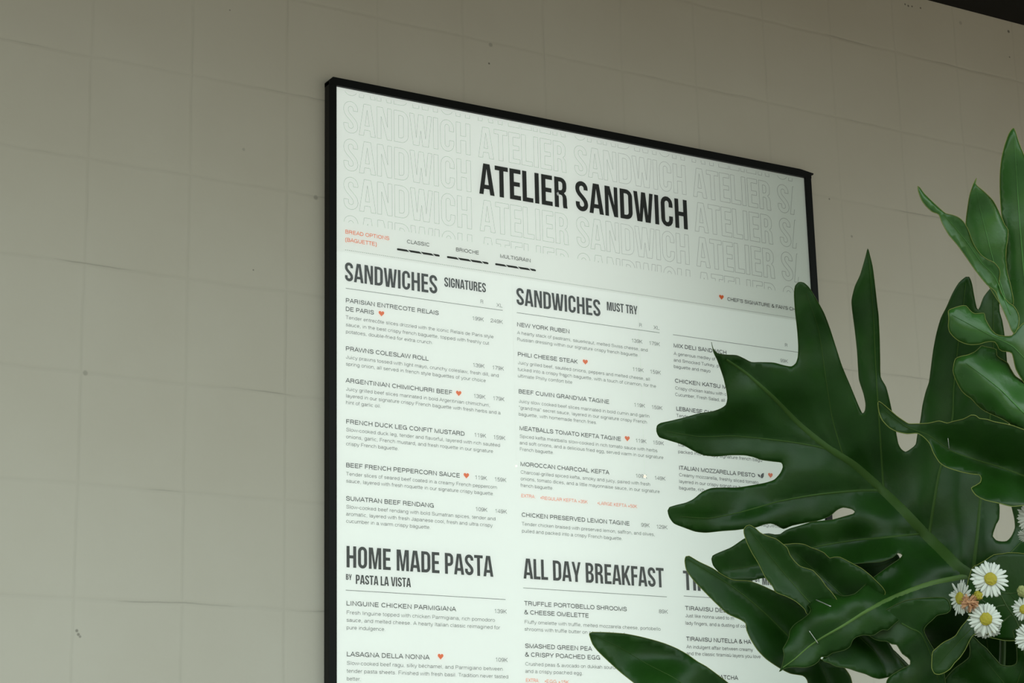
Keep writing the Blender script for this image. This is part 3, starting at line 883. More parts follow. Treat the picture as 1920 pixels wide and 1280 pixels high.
class Blade:
    """one sheet of a leaf: outline, veins and a depth field; makes a curved lamina"""
    def __init__(self, outline, depth, veins=(), puff=0.010, fold=0.0, curl=0.0, ripple=0.0, vw=4.0, seed=0, step=5.0, sig=26.0):
        self.out = catmull(outline, step)
        self.dp = np.array(depth, float)
        self.veins = [catmull(v, 6.0, False) for v in veins]
        self.puff, self.fold, self.curl, self.ripple, self.vw, self.seed, self.step, self.sig = puff, fold, curl, ripple, vw, seed, step, sig

    def depth(self, Q):
        Q = np.asarray(Q, float)
        d2 = ((Q[:, None, :] - self.dp[None, :, :2]) ** 2).sum(2)
        w = 1.0 / (d2 + 900.0) ** 1.5
        base = (w * self.dp[None, :, 2]).sum(1) / w.sum(1)
        if self.veins:
            dv = np.min([seg_dist(Q, v) for v in self.veins], axis=0)
            base = base - self.puff * (1 - np.exp(-(dv / self.sig) ** 1.2)) + self.fold * np.sqrt(dv ** 2 + 90.0)
        cl = np.vstack([self.out, self.out[:1]])
        if self.curl:
            de = seg_dist(Q, cl)
            base = base + self.curl * np.exp(-(de / 14.0))
        if self.ripple:
            s = self.seed
            de = seg_dist(Q, cl)
            base = base + self.ripple * np.exp(-de / 30.0) * (np.sin(Q[:, 0] / 13.0 + s) + np.sin(Q[:, 1] / 17.0 + 2 * s + Q[:, 0] / 41.0))
        return base

    def point(self, p, off=0.0):
        return at(p[0], p[1], float(self.depth([p])[0]) + off)

    def geo(self):
        lo, hi = self.out.min(0), self.out.max(0)
        g = self.step * 1.5
        rs = np.random.RandomState(self.seed + 3)
        xs, ys = np.meshgrid(np.arange(lo[0], hi[0], g), np.arange(lo[1], hi[1], g))
        xs[::2] += g / 2
        Q = np.stack([xs.ravel(), ys.ravel()], 1) + rs.uniform(-.1, .1, (xs.size, 2)) * g
        Q = Q[inside(Q, self.out)]
        cl = np.vstack([self.out, self.out[:1]])
        Q = Q[seg_dist(Q, cl) > g * 0.55]
        vp = []
        for v in self.veins:
            Q = Q[seg_dist(Q, v) > g * 0.5]
            w = v[inside(v, self.out)]
            if len(w):
                vp.append(w[seg_dist(w, cl) > g * 0.4])
        pts = np.vstack([self.out, Q] + vp)
        n = len(self.out)
        r = delaunay_2d_cdt([Vector(p) for p in pts], [(i, (i + 1) % n) for i in range(n)], [], 1, 1e-4)
        P = np.array([(v.x, v.y) for v in r[0]])
        dep = self.depth(P)
        V = [at(p[0], p[1], float(d)) for p, d in zip(P, dep)]
        F = []
        T = np.array([list(f)[:3] for f in r[2]])
        keep = inside(P[T].mean(1), self.out)
        for f, k in zip(T, keep):
            if k:
                a, b, cc = P[f[0]], P[f[1]], P[f[2]]
                cr = (b[0] - a[0]) * (cc[1] - a[1]) - (b[1] - a[1]) * (cc[0] - a[0])
                q = tuple(int(i) for i in f)
                F.append(q if cr < 0 else q[::-1])
        return V, F

    def vein_geo(self):
        gs = []
        for i, v in enumerate(self.veins):
            v = v[inside(v, self.out)]
            if len(v) < 3:
                continue
            n = len(v)
            w0 = self.vw[i] if hasattr(self.vw, '__len__') else self.vw
            D = self.depth(v)
            L, R, C = [], [], []
            tg = np.gradient(v, axis=0)
            tg /= np.maximum(np.linalg.norm(tg, axis=1, keepdims=True), 1e-9)
            nm = np.stack([-tg[:, 1], tg[:, 0]], 1)
            verts, faces = [], []
            H = 0.5 * w0 * (1 - 0.8 * np.arange(n) / (n - 1))
            dl, dr = self.depth(v - nm * H[:, None]), self.depth(v + nm * H[:, None])
            for k in range(n):
                h = H[k]
                sc = D[k] / FPX
                for s, dd in ((-1, dl[k] + 0.0004), (-0.5, D[k] - 0.5 * h * sc - 0.0006), (0.5, D[k] - 0.5 * h * sc - 0.0006), (1, dr[k] + 0.0004)):
                    p = v[k] + nm[k] * h * s
                    verts.append(at(p[0], p[1], float(dd)))
                if k:
                    a = (k - 1) * 4
                    for j in range(3):
                        faces.append((a + j, a + j + 1, a + j + 5, a + j + 4))
            gs.append((verts, faces))
        return gs

    def margin_geo(self, r):
        pts = [at(p[0], p[1], float(d)) for p, d in zip(self.out, self.depth(self.out))]
        pts = pts + pts[:1]
        return tube_geo(pts, r, 6)


PLANT = empty('philodendron_plant', at(1850, 1440, 2.95), 'dark green philodendron with deeply lobed glossy leaves in front of the menu sign', 'plant')
BASE = Vector(PLANT.location)


def leaf(blades, mat, label=None, vein='dark_vein', margin='dark_margin', mr=0.0006, stalk=None, pale=None):
    g = [b.geo() for b in blades]
    o = link_mesh('leaf', *merge(g), M[mat], PLANT, smooth=True)
    so = o.modifiers.new('thickness', 'SOLIDIFY')
    so.thickness = 0.0007
    so.offset = -1
    if label:
        o['label'] = label
    vg = [x for b in blades for x in b.vein_geo()]
    if pale is not None:
        link_mesh('leaf_veins', *merge([vg.pop(pale)]), M['vein'], o, smooth=True)['label'] = 'pale green vein of the lowest lobe'
    if vg:
        link_mesh('leaf_veins', *merge(vg), M[vein], o, smooth=True)
    if mr:
        link_mesh('leaf_margin', *merge([b.margin_geo(mr) for b in blades]), M[margin], o, smooth=True)
    if stalk:
        pts = catmull([(p[0], p[1]) for p in stalk], 12, False)
        ds = np.interp(np.linspace(0, 1, len(pts)), np.linspace(0, 1, len(stalk)), [p[2] for p in stalk])
        link_mesh('leaf_stalk', *tube_geo([at(p[0], p[1], d) for p, d in zip(pts, ds)], np.linspace(0.0042, 0.0055, len(pts)), 10), M['petiole'], o, smooth=True)
    return o


A_OUT = [(1334, 641), (1337, 653), (1345, 662), (1362, 665), (1381, 666), (1395, 672), (1409, 679), (1426, 679), (1451, 680), (1470, 685), (1484, 687), (1492, 681), (1496, 670), (1497, 650), (1495, 619), (1491, 584), (1489, 553), (1491, 536), (1498, 529), (1507, 530), (1517, 539), (1529, 558), (1545, 587), (1556, 616), (1567, 650), (1579, 687), (1595, 725), (1609, 759), (1617, 775),
         (1622, 769), (1623, 756), (1619, 737), (1611, 712), (1609, 687), (1607, 656), (1603, 619), (1598, 581), (1597, 562), (1603, 537), (1613, 515), (1623, 481), (1627, 466), (1630, 475), (1636, 500), (1640, 531), (1645, 575), (1647, 591), (1649, 631), (1650, 672), (1651, 706), (1661, 725), (1667, 747), (1673, 775), (1678, 800), (1684, 831), (1690, 842), (1698, 847),
         (1707, 842), (1717, 833), (1720, 816), (1726, 787), (1730, 759), (1736, 734), (1742, 716), (1745, 694), (1750, 656), (1756, 625), (1764, 597), (1775, 575), (1786, 550), (1798, 530), (1811, 519), (1817, 519), (1822, 531), (1826, 553), (1831, 577), (1834, 581), (1838, 574), (1845, 556), (1860, 538), (1868, 544), (1873, 556), (1874, 583), (1879, 601), (1883, 627), (1888, 680), (1892, 760), (1888, 840), (1878, 900), (1873, 944), (1874, 951), (1873, 973), (1868, 982), (1862, 999), (1861, 1005), (1868, 1013), (1878, 1015), (1888, 1014),
         (1896, 1006), (1903, 990), (1902, 972), (1897, 950), (1895, 930), (1906, 900), (1930, 862), (1960, 835), (1988, 826), (2003, 842), (1996, 885), (1985, 935), (1968, 988), (1940, 1036), (1905, 1070), (1860, 1090), (1842, 1100), (1800, 1120), (1780, 1141), (1768, 1145), (1757, 1144), (1746, 1140), (1732, 1137), (1726, 1134), (1719, 1134), (1713, 1140), (1705, 1149), (1692, 1158), (1681, 1166), (1671, 1175), (1664, 1181), (1656, 1180), (1649, 1183), (1639, 1190), (1630, 1191), (1619, 1190), (1605, 1194), (1598, 1201), (1594, 1211), (1584, 1218), (1561, 1224), (1550, 1231), (1540, 1231), (1535, 1239), (1526, 1246), (1510, 1251), (1490, 1250), (1473, 1252), (1461, 1259),
         (1466, 1249), (1469, 1236), (1470, 1225), (1468, 1216), (1473, 1207), (1479, 1195), (1481, 1182), (1490, 1170), (1505, 1160), (1517, 1150), (1520, 1144), (1517, 1137), (1512, 1132), (1515, 1127), (1523, 1120), (1539, 1114), (1560, 1111), (1580, 1117), (1602, 1113), (1621, 1097), (1638, 1082), (1664, 1063), (1687, 1047), (1692, 1040), (1684, 1036), (1673, 1045), (1651, 1053), (1621, 1055), (1580, 1060), (1530, 1072), (1480, 1084), (1432, 1083), (1408, 1088), (1381, 1089), (1361, 1083), (1348, 1072), (1337, 1059), (1336, 1042), (1371, 1026), (1395, 1010), (1415, 1003), (1441, 1000), (1453, 1002), (1463, 1001), (1470, 996), (1480, 991), (1497, 986), (1520, 979), (1541, 976), (1561, 974), (1583, 968), (1600, 963), (1603, 959), (1597, 954),
         (1581, 951), (1569, 956), (1556, 967), (1536, 975), (1509, 980), (1485, 985), (1469, 991), (1455, 984), (1445, 981), (1432, 983), (1418, 988), (1401, 990), (1381, 993), (1354, 995), (1324, 998), (1304, 996), (1284, 989), (1264, 981), (1255, 969), (1252, 957), (1255, 951), (1267, 947), (1287, 942), (1301, 935), (1317, 922), (1334, 915), (1354, 914), (1381, 914), (1408, 910), (1435, 905), (1452, 899), (1463, 887), (1468, 875), (1465, 867), (1451, 865), (1429, 862), (1411, 856), (1395, 853), (1367, 853), (1345, 855), (1320, 853), (1301, 845), (1279, 833), (1254, 825), (1236, 819), (1231, 808), (1232, 798), (1239, 793), (1257, 789), (1282, 783), (1311, 775), (1336, 771), (1351, 766), (1361, 759), (1364, 747), (1362, 731), (1357, 709), (1351, 691), (1345, 675), (1338, 660)]
A_DEP = [(1335, 643, 2.86), (1400, 720, 2.90), (1232, 803, 2.90), (1400, 820, 2.94), (1255, 958, 2.90), (1400, 920, 2.955), (1420, 980, 2.92), (1340, 1060, 2.95), (1480, 1040, 2.95), (1600, 1010, 2.945), (1500, 800, 2.945), (1640, 905, 2.965), (1838, 1090, 2.915), (1735, 1001, 2.935), (1500, 530, 2.87), (1540, 680, 2.91), (1628, 470, 2.86), (1640, 700, 2.92), (1811, 519, 2.88), (1780, 750, 2.94), (1862, 540, 2.92), (1850, 800, 2.96), (1940, 950, 2.96), (1800, 1105, 2.87), (1700, 1115, 2.80), (1560, 1170, 2.75), (1470, 1240, 2.75), (1620, 1140, 2.765), (1660, 1080, 2.88)]
A_VEINS = [[(1838, 1090), (1800, 1066), (1769, 1035), (1735, 1001), (1690, 953), (1640, 905), (1600, 870), (1551, 838), (1500, 796), (1450, 745), (1400, 700), (1362, 674)],
           [(1596, 866), (1551, 842), (1500, 831), (1439, 823), (1376, 817), (1310, 818), (1250, 808)], [(1655, 919), (1620, 919), (1580, 922), (1540, 926), (1500, 932), (1460, 940), (1420, 951), (1380, 962), (1330, 971), (1275, 968)],
           [(1732, 1000), (1700, 1003), (1650, 1008), (1600, 1013), (1545, 1022), (1490, 1035), (1440, 1055), (1370, 1068)], [(1815, 1080), (1790, 1084), (1750, 1092), (1710, 1105), (1660, 1126), (1620, 1148), (1580, 1173), (1540, 1196), (1515, 1213), (1490, 1235), (1468, 1251)],
           [(1582, 858), (1562, 790), (1550, 720), (1535, 620), (1512, 550)], [(1657, 920), (1654, 875), (1648, 780), (1642, 690), (1638, 600), (1632, 520), (1628, 478)],
           [(1742, 1003), (1750, 950), (1760, 890), (1776, 830), (1786, 780), (1788, 730), (1795, 660), (1805, 580), (1811, 530)], [(1825, 1066), (1832, 1004), (1838, 938), (1850, 850), (1862, 700), (1862, 560)], [(1838, 1086), (1880, 1050), (1930, 1000)]]
bA = Blade(A_OUT, A_DEP, A_VEINS, puff=0.013, curl=0.0028, ripple=0.0022, vw=[24, 4.5, 6, 5, 11, 3, 5, 7, 8, 6], seed=1, step=5.0, sig=30)
LA = leaf([bA], 'leaf', 'largest deeply lobed dark leaf covering the right side of the sign', mr=0.0004, pale=4, stalk=[(1836, 1088, 2.905), (1862, 1120, 2.93), (1880, 1200, 2.95), (1872, 1330, 2.96), (1855, 1445, 2.95)])

bB1 = Blade([(1284, 1051), (1286, 1043), (1292, 1042), (1311, 1053), (1336, 1065), (1354, 1077), (1375, 1087), (1405, 1089), (1428, 1097), (1452, 1108), (1475, 1117), (1495, 1128), (1515, 1145), (1530, 1180), (1535, 1230), (1550, 1240), (1580, 1250), (1586, 1255), (1594, 1267), (1598, 1282), (1600, 1310), (1572, 1346), (1538, 1342), (1520, 1310), (1515, 1280), (1512, 1272), (1505, 1266), (1482, 1262), (1462, 1252), (1438, 1236), (1421, 1219), (1408, 1199), (1400, 1181), (1398, 1168), (1388, 1161), (1364, 1150), (1344, 1132), (1324, 1112), (1301, 1088), (1287, 1068)],
            [(1287, 1046, 2.83), (1400, 1130, 2.84), (1480, 1190, 2.86), (1560, 1280, 2.88), (1430, 1220, 2.83)], [[(1478, 1192), (1448, 1162), (1408, 1126), (1364, 1093), (1290, 1048)], [(1500, 1215), (1535, 1240), (1560, 1290)]], puff=0.004, fold=-0.0006, curl=0.002, vw=[4, 3], seed=2)
bB2 = Blade([(1395, 1000), (1395, 991), (1399, 986), (1405, 984), (1415, 989), (1425, 998), (1437, 1004), (1455, 1010), (1467, 1019), (1476, 1027), (1481, 1040), (1490, 1052), (1500, 1061), (1515, 1066), (1524, 1069), (1530, 1075), (1540, 1086), (1549, 1099), (1560, 1111), (1570, 1130), (1545, 1160), (1515, 1152), (1508, 1141), (1492, 1127), (1475, 1118), (1455, 1110), (1448, 1098), (1435, 1082), (1422, 1056), (1411, 1038), (1401, 1018)],
            [(1400, 990, 2.81), (1460, 1060, 2.815), (1530, 1130, 2.80)], [[(1540, 1150), (1510, 1120), (1475, 1080), (1440, 1037), (1405, 991)]], puff=0.004, fold=-0.0004, vw=3, seed=3)
bB3 = Blade([(1455, 1024), (1485, 1019), (1500, 1019), (1510, 1021), (1520, 1026), (1532, 1030), (1545, 1036), (1550, 1041), (1556, 1046), (1564, 1044), (1574, 1044), (1585, 1049), (1600, 1057), (1615, 1065), (1623, 1071), (1637, 1083), (1660, 1110), (1640, 1140), (1560, 1135), (1530, 1100), (1490, 1070), (1465, 1045)],
            [(1480, 1030, 2.85), (1550, 1060, 2.87), (1620, 1085, 2.85), (1580, 1120, 2.86)], [[(1590, 1125), (1545, 1085), (1490, 1035)]], puff=0.012, fold=-0.0002, ripple=0.002, vw=3, seed=4)
leaf([bB2], 'leaf', margin='margin', mr=0.0005)
leaf([bB3], 'leaf', margin='margin', mr=0.0005)
leaf([bB1], 'leaf', margin='margin', mr=0.0005, stalk=[(1580, 1140, 2.89), (1680, 1230, 2.93), (1780, 1340, 2.95), (1845, 1445, 2.95)])

bC = Blade([(1542, 1236), (1556, 1243), (1568, 1249), (1583, 1251), (1595, 1254), (1606, 1258), (1623, 1263), (1636, 1269), (1649, 1272), (1660, 1270), (1671, 1267), (1684, 1262), (1698, 1254), (1690, 1243), (1681, 1229), (1673, 1215), (1666, 1204), (1655, 1185), (1630, 1170), (1600, 1180), (1565, 1210)],
            [(1545, 1236, 2.84), (1610, 1235, 2.835), (1660, 1262, 2.82), (1630, 1185, 2.86), (1680, 1235, 2.86)], [[(1606, 1185), (1616, 1198), (1640, 1221), (1654, 1245), (1663, 1266)]], puff=0.002, fold=-0.0009, vw=2.5, seed=5)
leaf([bC], 'leaf', margin='dark_margin', mr=0.0005)
bD = Blade([(1620, 1180), (1632, 1193), (1640, 1198), (1650, 1201), (1663, 1202), (1672, 1207), (1681, 1208), (1687, 1217), (1692, 1225), (1702, 1232), (1707, 1238), (1707, 1245), (1702, 1249), (1692, 1253), (1682, 1259), (1671, 1266), (1663, 1276), (1658, 1308), (1690, 1345), (1740, 1350), (1772, 1310), (1770, 1260), (1755, 1225), (1738, 1196), (1732, 1181), (1737, 1172), (1748, 1162), (1758, 1153), (1776, 1149), (1783, 1140), (1770, 1120), (1700, 1125), (1650, 1150)],
            [(1640, 1190, 2.81), (1700, 1190, 2.80), (1760, 1145, 2.80), (1720, 1240, 2.82), (1680, 1270, 2.79), (1750, 1290, 2.84)], [[(1690, 1168), (1708, 1178), (1728, 1189), (1750, 1240), (1765, 1300)]], puff=0.010, ripple=0.003, vw=4, seed=6)
leaf([bD], 'leaf', margin='dark_margin', mr=0.0006)
bN = Blade([(1590, 1066), (1608, 1050), (1640, 1040), (1675, 1036), (1684, 1040), (1688, 1052), (1670, 1075), (1640, 1095), (1618, 1088), (1610, 1074)], [(1600, 1060, 3.02), (1680, 1045, 3.0), (1640, 1085, 3.03)], [[(1690, 1048), (1650, 1060), (1615, 1068)]], puff=0.003, vw=2, seed=18)
leaf([bN], 'leaf', mr=0)
bE = Blade([(1720, 1130), (1800, 1090), (1900, 1075), (1975, 1120), (2010, 1210), (1985, 1310), (1900, 1372), (1800, 1362), (1730, 1300)], [(1740, 1130, 2.90), (1950, 1090, 2.91), (1850, 1330, 3.06), (1740, 1290, 3.05)], [[(1860, 1310), (1850, 1200), (1830, 1110)]], puff=0.01, fold=0.0002, seed=7, step=9)
leaf([bE], 'leaf', mr=0)
bF = Blade([(1748, 1224), (1750, 1220), (1759, 1212), (1769, 1204), (1783, 1197), (1792, 1191), (1797, 1183), (1803, 1174), (1810, 1166), (1822, 1152), (1845, 1150), (1848, 1175), (1833, 1186), (1824, 1191), (1817, 1202), (1810, 1217), (1800, 1232), (1790, 1242), (1782, 1253), (1772, 1260), (1761, 1264), (1752, 1262), (1747, 1252), (1747, 1240)],
            [(1752, 1245, 2.75), (1800, 1200, 2.77), (1840, 1160, 2.79), (1762, 1215, 2.755)], [[(1838, 1160), (1815, 1185), (1790, 1212), (1760, 1246)]], puff=0.004, fold=-0.0001, curl=-0.001, vw=2.5, seed=8)
leaf([bF], 'leaf', 'small spoon shaped leaf lobe below the white flowers', vein='dark_vein', margin='margin', mr=0.0006)
bG = Blade([(1815, 1188), (1828, 1196), (1839, 1207), (1849, 1215), (1860, 1228), (1869, 1238), (1875, 1245), (1884, 1248), (1896, 1248), (1904, 1245), (1907, 1238), (1906, 1212), (1901, 1190), (1899, 1182), (1908, 1177), (1930, 1170), (1962, 1182), (1986, 1222), (1990, 1280), (1960, 1340), (1880, 1366), (1800, 1346), (1764, 1310), (1769, 1280), (1777, 1267), (1790, 1253), (1804, 1243), (1817, 1232), (1819, 1215)],
            [(1820, 1195, 2.79), (1800, 1290, 2.84), (1890, 1260, 2.82), (1920, 1185, 2.78), (1930, 1330, 2.88), (1800, 1340, 2.88)], [[(1900, 1300), (1870, 1265), (1830, 1215)], [(1900, 1300), (1920, 1240), (1925, 1180)], [(1895, 1305), (1840, 1290), (1790, 1270)]], puff=0.012, fold=0.0002, vw=2, seed=9)
leaf([bG], 'leaf', margin='dark_margin', mr=0.0007)
bI = Blade([(1822, 1066), (1832, 1059), (1846, 1051), (1863, 1040), (1879, 1038), (1889, 1036), (1903, 1036), (1920, 1038), (1956, 1050), (1990, 1090), (2000, 1140), (1970, 1180), (1922, 1198), (1880, 1200), (1825, 1180), (1812, 1110)],
            [(1826, 1062, 2.85), (1890, 1040, 2.86), (1950, 1060, 2.86), (1860, 1150, 2.85), (1950, 1180, 2.88)], [[(1960, 1180), (1900, 1120), (1850, 1070)]], puff=0.008, fold=0.0002, vw=2, seed=10)
leaf([bI], 'leaf', margin='margin', mr=0.0006)
bJ = Blade([(1646, 755), (1648, 752), (1654, 756), (1667, 767), (1682, 780), (1695, 789), (1704, 794), (1723, 794), (1741, 793), (1761, 789), (1776, 793), (1786, 790), (1807, 785), (1821, 778), (1830, 779), (1836, 784), (1851, 786), (1863, 790), (1900, 798), (1940, 815), (1985, 850), (2015, 900), (1990, 927), (1950, 942), (1920, 947), (1896, 949), (1873, 943), (1847, 937), (1830, 928), (1821, 915), (1829, 910), (1838, 904), (1840, 896), (1837, 890), (1820, 888), (1801, 884), (1776, 876), (1762, 867), (1751, 850), (1743, 831), (1732, 819), (1720, 812), (1701, 813), (1682, 809), (1667, 801), (1654, 787), (1648, 772)],
            [(1650, 757, 2.720), (1700, 802, 2.730), (1790, 840, 2.740), (1870, 872, 2.750), (1950, 900, 2.760), (1830, 790, 2.720), (1790, 880, 2.700), (1880, 940, 2.690), (1900, 810, 2.730)], [[(1945, 902), (1920, 892), (1889, 880), (1861, 871), (1837, 864), (1804, 853), (1780, 843), (1740, 815), (1700, 800), (1660, 770)]], puff=0.003, fold=-0.0006, vw=5, seed=11)
LJ = leaf([bJ], 'leaf', 'wavy leaf curling left across the upper lobes of the largest leaf', margin='margin', mr=0.0006, stalk=[(1945, 902, 2.76), (1985, 1000, 2.95), (1975, 1250, 2.97), (1880, 1445, 2.96)])

bK1 = Blade([(1721, 349), (1725, 352), (1732, 362), (1745, 375), (1760, 389), (1773, 400), (1786, 403), (1798, 408), (1807, 416), (1815, 430), (1821, 447), (1828, 462), (1839, 477), (1851, 486), (1864, 492), (1873, 503), (1875, 512), (1873, 528), (1876, 548), (1890, 566), (1901, 574), (1909, 587), (1911, 599), (1909, 613), (1902, 625), (1896, 618), (1892, 607), (1884, 588), (1874, 566), (1866, 546), (1851, 534), (1839, 520), (1826, 503), (1811, 481), (1795, 459), (1779, 440), (1767, 419), (1760, 402), (1748, 397), (1736, 386), (1728, 375), (1722, 359)],
            [(1722, 350, 2.660), (1790, 430, 2.680), (1860, 520, 2.700), (1905, 600, 2.690)], [[(1895, 590), (1866, 520), (1840, 492), (1810, 450), (1775, 408), (1725, 354)]], puff=0.004, fold=-0.0005, vw=2.5, ripple=0.0026, seed=12)
bK2 = Blade([(1831, 334), (1825, 345), (1818, 366), (1814, 391), (1811, 416), (1812, 450), (1825, 490), (1850, 530), (1880, 575), (1900, 570), (1896, 540), (1889, 512), (1886, 488), (1886, 469), (1889, 450), (1890, 431), (1884, 422), (1878, 409), (1870, 391), (1861, 375), (1845, 359), (1834, 350), (1829, 344)],
            [(1830, 337, 2.700), (1850, 420, 2.725), (1880, 540, 2.730)], [[(1885, 560), (1864, 494), (1850, 440), (1838, 392), (1830, 350)]], puff=0.004, fold=0.0003, vw=2.5, ripple=0.0026, seed=13)
bK3 = Blade([(1900, 240), (1892, 250), (1884, 272), (1878, 297), (1875, 325), (1875, 362), (1877, 394), (1879, 409), (1886, 430), (1887, 466), (1886, 488), (1888, 530), (1893, 570), (1905, 605), (1900, 630), (1920, 680), (1945, 730), (1975, 752), (1986, 735), (1976, 680), (1969, 600), (1963, 520), (1956, 440), (1946, 372), (1932, 322), (1920, 291), (1911, 269), (1904, 247)],
            [(1900, 241, 2.730), (1890, 400, 2.755), (1930, 450, 2.750), (1900, 600, 2.760), (1960, 650, 2.760)], [[(1950, 690), (1925, 560), (1912, 420), (1902, 260)]], puff=0.003, fold=0.0003, vw=4, ripple=0.0026, seed=14)
bK4 = Blade([(1778, 583), (1781, 580), (1792, 576), (1803, 573), (1811, 573), (1815, 577), (1820, 583), (1828, 588), (1845, 587), (1847, 596), (1851, 605), (1859, 618), (1867, 626), (1876, 629), (1886, 630), (1897, 629), (1907, 618), (1922, 604), (1946, 612), (1976, 652), (1992, 712), (1985, 752), (1950, 748), (1922, 720), (1905, 692), (1897, 662), (1879, 658), (1873, 654), (1870, 647), (1865, 641), (1856, 640), (1845, 642), (1836, 645), (1820, 646), (1807, 643), (1795, 637), (1786, 629), (1780, 621), (1778, 610), (1779, 599)],
            [(1780, 590, 2.670), (1795, 620, 2.655), (1840, 620, 2.680), (1880, 645, 2.685), (1950, 680, 2.720), (1825, 590, 2.690)], [[(1945, 700), (1900, 650), (1860, 630), (1815, 606), (1785, 590)]], puff=0.002, fold=0.0006, vw=2, ripple=0.002, seed=15)
bK5 = Blade([(1840, 648), (1836, 652), (1828, 659), (1815, 665), (1801, 668), (1792, 672), (1789, 680), (1787, 694), (1789, 704), (1795, 718), (1803, 732), (1811, 740), (1820, 746), (1826, 752), (1831, 758), (1844, 769), (1858, 776), (1872, 782), (1884, 788), (1893, 794), (1900, 800), (1917, 809), (1950, 816), (1986, 802), (2000, 772), (1976, 746), (1946, 730), (1920, 716), (1911, 710), (1903, 704), (1895, 691), (1889, 680), (1876, 672), (1869, 666), (1868, 655), (1853, 651)],
            [(1800, 690, 2.680), (1845, 660, 2.690), (1860, 740, 2.665), (1900, 780, 2.665), (1950, 790, 2.700), (1900, 715, 2.700)], [[(1945, 793), (1920, 774), (1901, 755), (1876, 730), (1845, 705), (1811, 680)]], puff=0.003, fold=0.0008, vw=3, ripple=0.002, seed=16)
for b in (bK1, bK2, bK4, bK5):
    leaf([b], 'young_leaf', 'lighter green wavy leaf', vein='young_vein', margin='margin', mr=0.0005)
leaf([bK3], 'young_leaf', 'lighter green upright leaf', vein='young_vein', margin='margin', mr=0.0005, stalk=[(1950, 760, 2.77), (2010, 950, 2.97), (1990, 1250, 2.98), (1890, 1445, 2.97)])

bL = Blade([(1105, 1190), (1105, 1187), (1110, 1185), (1130, 1185), (1150, 1186), (1173, 1188), (1199, 1193), (1223, 1199), (1246, 1206), (1268, 1215), (1288, 1226), (1308, 1240), (1324, 1249), (1338, 1259), (1351, 1269), (1363, 1278), (1390, 1302), (1430, 1350), (1420, 1390), (1330, 1375), (1240, 1320), (1189, 1280), (1165, 1261), (1147, 1245), (1132, 1231), (1120, 1219), (1111, 1207)],
            [(1108, 1188, 2.70), (1250, 1212, 2.77), (1240, 1290, 2.70), (1420, 1370, 2.78)], [[(1425, 1370), (1330, 1310), (1278, 1280), (1258, 1267), (1211, 1243), (1165, 1215), (1115, 1190)]], puff=0.003, fold=-0.00045, curl=0.001, vw=3, seed=17, step=6)
leaf([bL], 'leaf', 'long smooth leaf lobe pointing left at the bottom', margin='margin', mr=0.00045, stalk=[(1425, 1370, 2.80), (1600, 1420, 2.90), (1840, 1450, 2.95)])


def staple(blade, a, b, parent, lift=0.0032, r=0.0009):
    pa, pb = blade.point(a, -lift), blade.point(b, -lift)
    qa, qb = blade.point(a, 0.0015), blade.point(b, 0.0015)
    link_mesh('staple', *tube_geo([qa, pa + (pb - pa) * 0.04, pa + (pb - pa) * 0.1, pb + (pa - pb) * 0.1, pb + (pa - pb) * 0.04, qb], r, 6), M['staple'], parent, smooth=True)['label'] = 'steel staple'


staple(bA, (1530, 1124), (1558, 1136.5), LA)
staple(bA, (1517, 1182), (1534, 1206), LA, r=0.0006)
staple(bJ, (1777.5, 821), (1779.5, 842), LJ, r=0.0006)

# ------------------------------------------------------------------ white asters
def frame_from(normal):
    n = Vector(normal).normalized()
    a = n.cross(Vector((0, 0, 1)))
    a = a.normalized() if a.length > 1e-4 else Vector((1, 0, 0))
    return a, n.cross(a), n


def flower(parent, px, py, depth, rad_px, normal, npet=24, disc=0.34, seed=0, droop=0.15, nrows=2):
    rs = random.Random(seed)
    sc = depth / FPX
    R = rad_px * sc
    c = at(px, py, depth)
    a, b, n = frame_from(normal)
    V, F = [], []
    for row in range(nrows):
        for k in range(npet):
            w = 2 * math.pi * (k + 0.5 * row + rs.uniform(-.22, .22)) / npet
            L = R * rs.uniform(0.84, 1.04) * (1 - 0.08 * row)
            wd = R * rs.uniform(0.075, 0.10)
            d = a * math.cos(w) + b * math.sin(w)
            s = n.cross(d)
            tilt = rs.uniform(-.08, .14) - 0.05 * row
            o = len(V)
            for t, h in ((0.22, 0.5), (0.45, 0.85), (0.7, 1.0), (0.9, 0.8), (1.0, 0.3)):
                ctr = c + d * (L * t) + n * (R * (tilt * t - droop * t * t) - 0.02 * R * row)
                V += [ctr - s * (wd * h), ctr - n * (wd * 0.25 * h), ctr + s * (wd * h)]
            for i in range(4):
                for j in range(2):
                    q = o + i * 3 + j
                    F.append((q, q + 1, q + 4, q + 3))
    head = link_mesh('flower_head', V, F, M['petal'], parent, smooth=True)
    so = head.modifiers.new('thickness', 'SOLIDIFY')
    so.thickness = 0.0003
    bm = bmesh.new()
    bmesh.ops.create_icosphere(bm, subdivisions=3, radius=1.0)
    rr = R * disc
    for v in bm.verts:
        k = 1 + 0.10 * math.sin(v.co.x * 19 + seed) * math.sin(v.co.y * 19) + rs.uniform(-.04, .04)
        q = v.co * k
        v.co = c + a * (q.x * rr) + b * (q.y * rr) + n * (q.z * rr * 0.55 + rr * 0.1)
    me = bpy.data.meshes.new('flower_disc')
    bm.to_mesh(me)
    bm.free()
    me.materials.append(M['disc'])
    o = bpy.data.objects.new('flower_disc', me)
    COL.objects.link(o)
    o.parent = head
    o.matrix_parent_inverse = Matrix.Translation(-world_loc(parent)).inverted() @ Matrix.Translation(-world_loc(parent))
    return head


